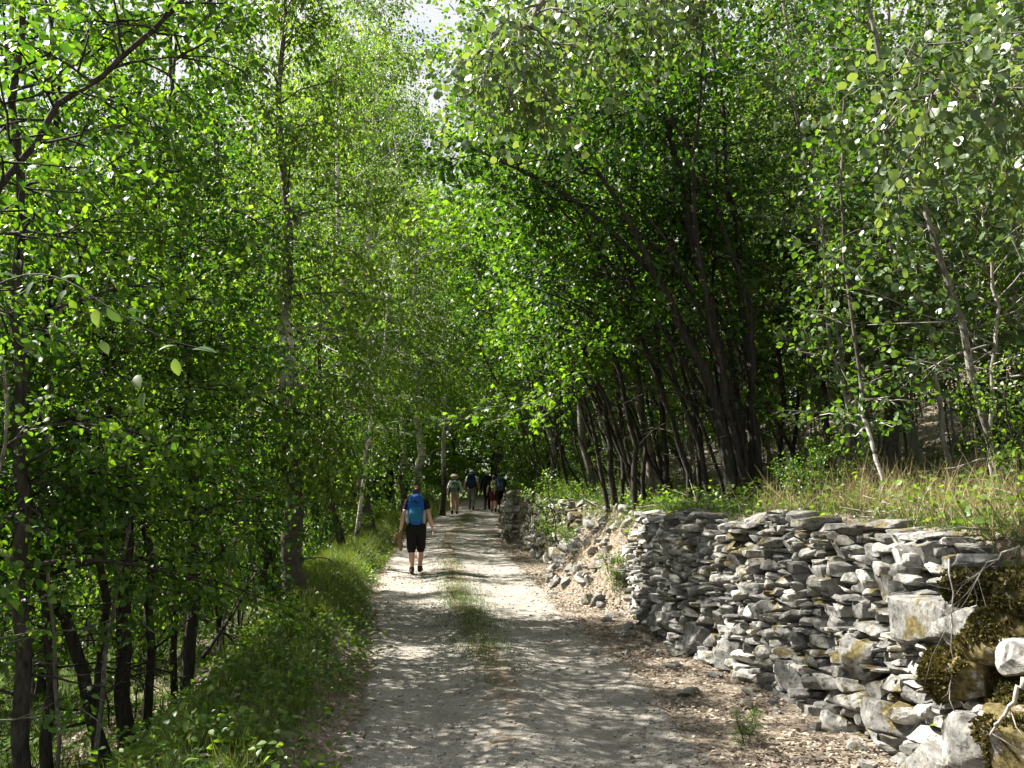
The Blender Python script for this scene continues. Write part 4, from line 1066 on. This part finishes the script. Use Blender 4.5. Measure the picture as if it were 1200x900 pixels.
def solid(pts, rx, ry=None, k=16, side=None):
    """closed elliptical loft through pts; side = direction of rx"""
    pts = np.asarray(pts, float); n = len(pts)
    rx = np.broadcast_to(np.asarray(rx, float), (n,)); ry = rx if ry is None else np.broadcast_to(np.asarray(ry, float), (n,))
    t = unit(np.gradient(pts, axis=0))
    sd = np.array([1.0, 0, 0]) if side is None else np.asarray(side, float)
    a = unit(sd - t * (t @ sd)[:, None]); b = np.cross(t, a)
    # round the two ends
    e0 = pts[0] - t[0] * ry[0] * .55; e1 = pts[-1] + t[-1] * ry[-1] * .55
    pts = np.vstack([e0, pts, e1]); rx = np.concatenate([[rx[0] * .5], rx, [rx[-1] * .5]]); ry = np.concatenate([[ry[0] * .5], ry, [ry[-1] * .5]])
    a = np.vstack([a[0], a, a[-1]]); b = np.vstack([b[0], b, b[-1]]); n += 2
    ang = np.arange(k) * 2 * PI / k
    V = pts[:, None] + rx[:, None, None] * np.cos(ang)[None, :, None] * a[:, None] + ry[:, None, None] * np.sin(ang)[None, :, None] * b[:, None]
    i = np.arange(n - 1)[:, None] * k; j = np.arange(k)[None]; j2 = (j + 1) % k
    F = np.stack([i + j, i + j2, i + k + j2, i + k + j], -1).reshape(-1, 4)
    V = np.vstack([V.reshape(-1, 3), pts[0], pts[-1]]); m = n * k
    T0 = np.stack([np.full(k, m), (np.arange(k) + 1) % k, np.arange(k)], -1); T1 = np.stack([np.full(k, m + 1), (n - 1) * k + np.arange(k), (n - 1) * k + (np.arange(k) + 1) % k], -1)
    return V, F, np.vstack([T0, T1])


def ball(c, r):
    c = np.asarray(c, float); r = np.broadcast_to(np.asarray(r, float), (3,))
    V, F = CS[7]; V = unit(V) * r + c
    return V, F, np.zeros((0, 3), int)


def fuse(name, pieces, mat, parent, voxel, smooth=3, zcut=None):
    """one continuous surface from overlapping closed pieces"""
    mb = MB()
    for V, F, T in pieces: mb.add(V, F, *( [T] if len(T) else [] ))
    me = mb.mesh(name + "_src", mat); o = bpy.data.objects.new(name, me); COL.objects.link(o)
    r = o.modifiers.new("r", 'REMESH'); r.mode = 'VOXEL'; r.voxel_size = voxel; r.use_smooth_shade = True
    s = o.modifiers.new("s", 'SMOOTH'); s.factor = .5; s.iterations = smooth
    dg = bpy.context.evaluated_depsgraph_get(); dg.update()
    m2 = bpy.data.meshes.new_from_object(o.evaluated_get(dg)); m2.name = name
    bpy.data.objects.remove(o); bpy.data.meshes.remove(me)
    m2.materials.clear(); m2.materials.append(mat)
    for p in m2.polygons: p.use_smooth = True
    return link(name, m2, parent)


def lerp(a, b, t): return np.asarray(a) * (1 - t) + np.asarray(b) * t


def limb(a, b, r, side=None, bulge=None):
    """tapered limb with a muscle bulge"""
    ts = np.linspace(0, 1, 7); rr = np.interp(ts, np.linspace(0, 1, len(r)), r)
    return solid([lerp(a, b, t) for t in ts], rr, rr * 1.02, side=side)


def person(label, loc, rz, pose, wear, H=1.68, voxel=.008, group=None):
    """pose: joint positions for a 1.68 m figure facing +Y; wear: colours and kinds of clothing"""
    t = thing("person", label, "person", loc, rz, group); k = H / 1.68; t.scale = (k, k, k)
    J = dict(hipL=(-.088, 0, .87), hipR=(.088, 0, .87), shL=(-.17, -.01, 1.365), shR=(.17, -.01, 1.365))
    J.update(pose); J = {a: np.array(b, float) for a, b in J.items()}
    lean = J.get('lean', np.zeros(3))
    B = []
    tor = [((0, 0, .82), .135, .1), ((0, -.005, .9), .165, .115), ((0, 0, 1.0), .15, .105), ((0, .005, 1.08), .13, .095), ((0, .0, 1.2), .148, .108), ((0, -.01, 1.31), .158, .1), ((0, -.015, 1.38), .12, .075)]
    T = [np.array(c) + lean * max(0, (c[2] - .9) / .5) for c, _, _ in tor]
    rx = np.array([a for _, a, _ in tor]); ry = np.array([b for _, _, b in tor])
    B.append(solid(T, rx, ry))
    neck = np.array([0, -.015, 1.38]) + lean; hd = J['head'] if 'head' in J else np.array([0, .01, 1.56]) + lean * 1.3
    B.append(solid([neck, lerp(neck, hd, .55)], [.058, .05]))
    fw = unit(J.get('look', np.array([0, 1.0, -.1]))); sdh = unit(np.cross(fw, [0, 0, 1])); uph = np.cross(sdh, fw)
    B.append(ball(hd + uph * .02, (.077, .093, .1))); B.append(ball(hd + fw * .03 - uph * .05, (.058, .065, .062)))
    B.append(solid([hd + fw * .085 + uph * .02, hd + fw * .113 - uph * .022], [.011, .016]))                   # nose
    B.append(solid([hd + fw * .083 - uph * .058 - sdh * .02, hd + fw * .083 - uph * .058 + sdh * .02], [.009, .009], side=(0, 0, 1)))   # lips
    for s in (-1, 1): B.append(ball(hd + sdh * s * .078 - uph * .0, (.012, .02, .03)))                          # ears
    for s, n in ((-1, 'L'), (1, 'R')):
        hip, kn, an, toe = J['hip' + n], J['kn' + n], J['an' + n], J['toe' + n]
        B.append(limb(hip + [0, 0, .03], kn, [.092, .09, .075, .056]))
        B.append(limb(kn + [0, 0, .02], an, [.055, .06, .056, .042, .034]))
        B.append(solid([an, lerp(an, toe, .5) - [0, 0, .005], toe], [.036, .04, .03], [.032, .028, .02], side=(1, 0, 0)))
        sh, el, wr = J['sh' + n] + lean, J['el' + n], J['wr' + n]
        B.append(ball(sh, .062)); B.append(limb(sh, el, [.056, .05, .04])); B.append(limb(el, wr, [.041, .04, .028]))
        # hand: palm, four unequal curled fingers, thumb from its side
        d = unit(J.get('hd' + n, wr - el)); fwd = np.array([0, 1.0, 0]); ac = unit(fwd - d * (fwd @ d)); inn = np.cross(ac, d) * (1 if n == 'R' else -1)
        inn = inn if inn[0] * s < 0 else -inn
        pc = wr + d * .08
        B.append(solid([wr, wr + d * .045, pc], [.027, .038, .041], [.02, .019, .016], side=ac))
        for f in range(4):
            ln = [.068, .078, .073, .056][f]; b0 = pc + ac * (.031 - .021 * f) - d * .008
            p1 = b0 + d * ln * .5 + inn * .008; p2 = p1 + d * ln * .38 + inn * ln * .3
            B.append(solid([b0, p1, p2], [.0105, .0098, .0085], k=8, side=ac))
        tb = wr + d * .025 + ac * .03
        B.append(solid([tb, tb + d * .03 + ac * .028 + inn * .008, tb + d * .058 + ac * .034 + inn * .02], [.013, .0115, .0095], k=8, side=ac))
    body = fuse("body", B, M['skin'], t, voxel)
    for s in (-1, 1):
        mb = MB(); V, F, _ = ball(hd + sdh * s * .032 + fw * .087 + uph * .022, .0105); mb.add(V, F); mb.obj("eye", M['eye'], t)
    g = .016
    # shirt
    S = [solid([p + [0, 0, 0] for p in T[1:]] + [lerp(T[-1], neck, .6) + [0, 0, .02]], np.append(rx[1:] + g, .075), np.append(ry[1:] + g, .062))]
    S[0] = solid(T[1:], rx[1:] + g, ry[1:] + g)
    for n in 'LR':
        sh, el, wr = J['sh' + n] + lean, J['el' + n], J['wr' + n]
        f = wear.get('sleeve', .55)
        S.append(ball(sh, .076)); S.append(limb(sh, lerp(sh, el, min(f, 1)), [.073, .067, .062]))
        if f > 1: S.append(limb(el - unit(el - sh) * .03, lerp(el, wr, f - 1), [.058, .054, .044]))
    fuse("shirt", S, M[wear['shirt']], t, voxel)
    # trousers
    Q = [solid(T[:3], rx[:3] + g * .9, ry[:3] + g * .9)]
    for n in 'LR':
        hip, kn, an = J['hip' + n], J['kn' + n], J['an' + n]; f = wear.get('leg', .9)
        Q.append(limb(hip + [0, 0, .03], lerp(hip, kn, min(1, f)), [.11, .107, .098, .088]))
        if f > 1: Q.append(limb(kn + [0, 0, .05], lerp(kn, an, f - 1), [.084, .08, .075] if f < 1.6 else [.08, .076, .062, .06]))
    fuse(wear.get('legs_name', "trousers"), Q, M[wear['legs']], t, voxel)
    for n in 'LR':
        an, toe = J['an' + n], J['toe' + n]; up = unit(J['kn' + n] - an); ft = unit(toe - an)
        mb_ = [solid([an + up * .05, an, lerp(an, toe, .5) + [0, 0, .004], toe + ft * .012], [.05, .05, .05, .04], [.046, .046, .04, .03], side=(1, 0, 0)), ball(an - ft * .035 - up * .03, (.04, .045, .045))]
        b_ = fuse("boot", mb_, M['boot'], t, voxel)
        hl = an - ft * .04 - up * .058
    # hair and headwear
    hr = [ball(hd + uph * .03 - fw * .018, (.086, .096, .1)), ball(hd - fw * .04 - uph * .03, (.07, .055, .06))]
    if wear.get('bun'): hr.append(ball(hd - fw * .1 + uph * .035, .036))
    fuse("hair", hr, M[wear.get('hair', 'hair_brown')], t, voxel, 1)
    if wear.get('cap'):
        fuse("cap", [ball(hd + uph * .055 - fw * .008, (.094, .106, .085)), solid([hd + fw * .07 + uph * .06, hd + fw * .17 + uph * .045], [.07, .055], [.012, .008], side=sdh)], M[wear['cap']], t, voxel, 1)
    if wear.get('hat'):
        fuse("sun_hat", [ball(hd + uph * .06, (.098, .11, .085)), solid([hd + uph * .045, hd + uph * .06], [.19, .19], [.19, .19])], M[wear['hat']], t, voxel, 1)
    return t, k, J, lean, hd


def backpack(label, owner, mats, w=.31, h=.5, dep=.19, z0=.98, lean=(0, 0, 0), group=None, voxel=.012):
    """pack on the back of a walker: body, lid, pocket, straps, belt"""
    root, k = owner
    t = thing("backpack", label, "backpack", root.location, root.rotation_euler[2], group); t.scale = root.scale
    ln = np.array(lean, float); off = lambda z: ln * max(0, (z - .9) / .5)
    zs = np.linspace(0, 1, 8)
    bx = w * .5 * np.array([.8, .96, 1, 1, .98, .93, .84, .62]); by = dep * .5 * np.array([.75, .95, 1, 1, .96, .88, .78, .6])
    pts = [np.array([0, -.13 - dep * .5 * .95 + .02 * z, z0 + h * z]) + off(z0 + h * z) for z in zs]
    def sq(pts, rx, ry):
        V, F, T = solid(pts, rx, ry, k=28)
        return V, F, T
    fuse("pack_body", [sq(pts, bx * 1.04, by * 1.04)], M[mats[0]], t, voxel, 2)
    c = np.array([0, -.13 - dep * .55, z0 + h * .93]) + off(z0 + h)
    fuse("pack_lid", [ball(c + [0, 0, .01], (w * .44, dep * .56, h * .12)), ball(c + [0, -dep * .22, -.03], (w * .4, dep * .36, h * .11))], M[mats[0]], t, voxel, 2)
    c = np.array([0, -.13 - dep * .98, z0 + h * .33]) + off(z0 + .2)
    fuse("front_pocket", [solid([c + [0, .02, -h * .25], c, c + [0, .03, h * .22]], [w * .37, w * .41, w * .34], [.035, .045, .03])], M[mats[1]], t, voxel, 2)
    for s in (-1, 1):
        c = np.array([s * w * .5, -.13 - dep * .5, z0 + h * .22]) + off(z0 + .15)
        fuse("side_pocket", [solid([c - [0, 0, h * .2], c, c + [0, 0, h * .18]], [.03, .04, .034], [.06, .068, .06])], M[mats[2]], t, voxel, 2)
        mb = MB()
        tube(mb, np.array([np.array(p) + off(p[2]) for p in resample([(s * .075, -.15, 1.36), (s * .1, -.06, 1.45), (s * .105, .06, 1.42), (s * .12, .125, 1.3), (s * .14, .1, 1.16), (s * .155, -.02, 1.08), (s * .13, -.14, 1.05)], 18)]), .02, 8)
        mb.obj("shoulder_strap", M['dark_strap'], t)
    mb = MB(); a = np.linspace(0, 2 * PI, 25)
    tube(mb, np.stack([.172 * np.sin(a), .128 * np.cos(a), 1.0 + 0 * a], -1) , .022, 8); mb.obj("hip_belt", M['dark_strap'], t)
    mb = MB(); a = np.linspace(0, 2 * PI, 13); cc_ = np.array([0, -.13 - dep * 1.08, z0 + h * .78]) + off(z0 + h * .8)
    tube(mb, cc_ + np.stack([.022 * np.sin(a), 0 * a, .022 * np.cos(a)], -1), .007, 6); mb.obj("haul_loop", M['dark_strap'], t)
    return t


def walk(stride=.5, swing=.5, ph=1, elbow=.35, out=.05):
    """ph = 1: right leg in front"""
    P = {}
    for s, n in ((-1, 'L'), (1, 'R')):
        f = ph * s                                           # +1 front leg
        fy = .5 * stride * f
        if f > 0: P['an' + n] = (s * .085, fy, .085); P['kn' + n] = (s * .092, fy * .62 + .055, .475); P['toe' + n] = (s * .1, fy + .15, .06)
        else: P['an' + n] = (s * .085, fy, .135); P['kn' + n] = (s * .09, fy * .3 + .03, .475); P['toe' + n] = (s * .095, fy + .15, .035)
        g_ = -f * swing
        P['el' + n] = (s * (.225 + out), g_ * .13 - .03, 1.09); P['wr' + n] = (s * (.235 + out * 1.5), g_ * .25 + elbow * .16, .87 + abs(elbow) * .04)
    return P


def spot(px, d):
    x = at(px, 600, d)[0]; return (float(x), d, gz(x, d) + .012)


# the near walker
pose = walk(.42, .25, 1, .2, .07)
pose.update(anL=(-.07, -.1, .085), knL=(-.085, -.01, .47), toeL=(-.085, .06, .045), anR=(.07, .17, .09), knR=(.085, .14, .48), toeR=(.085, .32, .06),
            elR=(.25, -.07, 1.1), wrR=(.31, .03, .88), elL=(-.25, -.06, 1.1), wrL=(-.29, -.04, .86), lean=(0, .04, 0))
w_ = dict(shirt='black_cloth', sleeve=.5, legs='black_cloth', leg=1.12, legs_name='capri_trousers', bun=True)
r_, k_, J_, l_, h_ = person("walker in black t-shirt and black capri trousers with bare calves, brown hair up", spot(488, 18.1), .05, pose, w_, H=1.66, voxel=.006)
backpack("rounded bright blue backpack on the walker in black", (r_, k_), ('blue_pack', 'teal_pack', 'grey_pack'), w=.31, h=.5, dep=.2, z0=.99, lean=l_, voxel=.008)
# brown jacket hanging from the left hand
wl = np.array([-.295, -.04, .79])
jk = thing("jacket", "brown jacket hanging bunched from the walker's hand", "jacket", r_.location, .05); jk.scale = r_.scale
fuse("jacket_cloth", [solid(wl + np.array([(0, 0, .05), (-.01, 0, -.03), (-.02, .01, -.14), (.0, .01, -.26), (.01, 0, -.33)]), [.025, .04, .05, .055, .03], [.03, .04, .05, .05, .03]),
                      solid(wl + np.array([(-.02, 0, .0), (-.07, 0, -.03), (-.11, .0, -.1), (-.13, 0, -.2)]), [.02, .03, .03, .02], [.03, .03, .035, .02])], M['brown_cloth'], jk, .009, 2)
# the far group
FG = "walkers in the distance"
pose = walk(.4, .35, 1, .3, .06)
r_, k_, J_, l_, h_ = person("walker in wide straw hat, white shirt and tan trousers", spot(532.5, 40.0), .0, pose, dict(shirt='white_cloth', sleeve=1.9, legs='tan_cloth', leg=1.55, hat='straw_hat'), H=1.66, voxel=.011, group=FG)
backpack("pale sage green backpack on the walker in the straw hat", (r_, k_), ('sage_pack', 'sage_pack', 'dark_strap'), w=.34, h=.42, dep=.2, lean=l_)
pose = walk(.5, .5, -1, .3, .05)
r_, k_, J_, l_, h_ = person("tall walker in white cap with bare arms and grey trousers", spot(552.5, 42.6), -.03, pose, dict(shirt='white_cloth', sleeve=.6, legs='stone_cloth', leg=1.9, cap='white_cloth'), H=1.8, voxel=.011, group=FG)
backpack("big navy backpack on the tall walker in the white cap", (r_, k_), ('navy_cloth', 'navy_cloth', 'dark_strap'), w=.36, h=.56, dep=.24, z0=.96, lean=l_)
pose = walk(.45, .4, 1, .3, .04)
r_, k_, J_, l_, h_ = person("walker dressed in black with white hair cap, in the rear group by the wall", spot(571, 43.2), .0, pose, dict(shirt='black_cloth', sleeve=1.9, legs='black_cloth', leg=1.9, cap='white_cloth', hair='hair_grey'), H=1.76, voxel=.011, group=FG)
backpack("black backpack on the walker dressed in black", (r_, k_), ('black_cloth', 'black_cloth', 'dark_strap'), w=.34, h=.5, dep=.2, lean=l_)
pose = walk(.4, .4, -1, .3, .04)
r_, k_, J_, l_, h_ = person("walker in maroon shorts with bare legs between two dark dressed walkers", spot(578.5, 41.6), .0, pose, dict(shirt='black_cloth', sleeve=.5, legs='maroon_cloth', leg=.8, legs_name='shorts'), H=1.62, voxel=.011, group=FG)
backpack("lime green backpack on the walker in maroon shorts", (r_, k_), ('lime_pack', 'lime_pack', 'dark_strap'), w=.3, h=.4, dep=.18, lean=l_)
pose = walk(.4, .4, 1, .3, .03)
r_, k_, J_, l_, h_ = person("dark dressed walker closest to the squared wall pier", spot(587.0, 41.0), .0, pose, dict(shirt='navy_cloth', sleeve=.6, legs='black_cloth', leg=1.4), H=1.7, voxel=.011, group=FG)
backpack("slate blue backpack on the walker closest to the wall", (r_, k_), ('slate_pack', 'slate_pack', 'dark_strap'), w=.32, h=.48, dep=.2, lean=l_)

# ------------------------------------------------------------------ light
SUN = unit(np.array([-.70, .27, .80]))
world = bpy.data.worlds.new("World"); scene.world = world; world.use_nodes = True
nt = world.node_tree; nt.nodes.clear()
sky = N(nt, "ShaderNodeTexSky", sky_type='NISHITA', sun_disc=False)
sky.sun_elevation = math.asin(SUN[2]); sky.sun_rotation = math.atan2(SUN[0], SUN[1])
sky.air_density = 1.0; sky.dust_density = 1.5; sky.ozone_density = 1.0
bg = N(nt, "ShaderNodeBackground", inp={"Strength": .05}); wo = N(nt, "ShaderNodeOutputWorld")
ctc = N(nt, "ShaderNodeTexCoord"); cn = N(nt, "ShaderNodeTexNoise", inp={"Scale": 2.2, "Detail": 6, "Roughness": .6}); L(nt, ctc, "Generated", cn, 0)
cr = ramp(nt, [(.34, (0, 0, 0)), (.5, (1, 1, 1))]); L(nt, cn, 0, cr, 0)
cm = N(nt, "ShaderNodeMix", data_type='RGBA'); L(nt, cr, 0, cm, 0); L(nt, sky, 0, cm, 6); cm.inputs[7].default_value = (4.2, 4.2, 4.3, 1)      # bright summer cloud
L(nt, cm, 2, bg, 0); L(nt, bg, 0, wo, 0)
sl = bpy.data.lights.new("sun", 'SUN'); sl.energy = 5.0; sl.angle = math.radians(.53); sl.color = (1, .95, .86)
so = link("sun", sl); so.rotation_euler = Vector(-SUN).to_track_quat('-Z', 'Y').to_euler()

vs = scene.view_settings
vs.view_transform = 'Standard'; vs.look = 'None'; vs.exposure = 2.22; vs.gamma = 1.0; vs.use_curve_mapping = False
scene.display_settings.display_device = 'sRGB'
cy = scene.cycles
cy.max_bounces = 7; cy.diffuse_bounces = 5; cy.glossy_bounces = 2; cy.transmission_bounces = 4; cy.transparent_max_bounces = 4
cy.caustics_reflective = False; cy.caustics_refractive = False
cy.sample_clamp_indirect = 4.0
cy.use_adaptive_sampling = True; cy.adaptive_threshold = .02
cy.use_denoising = True
try: cy.denoiser = 'OPENIMAGEDENOISE'
except Exception: pass
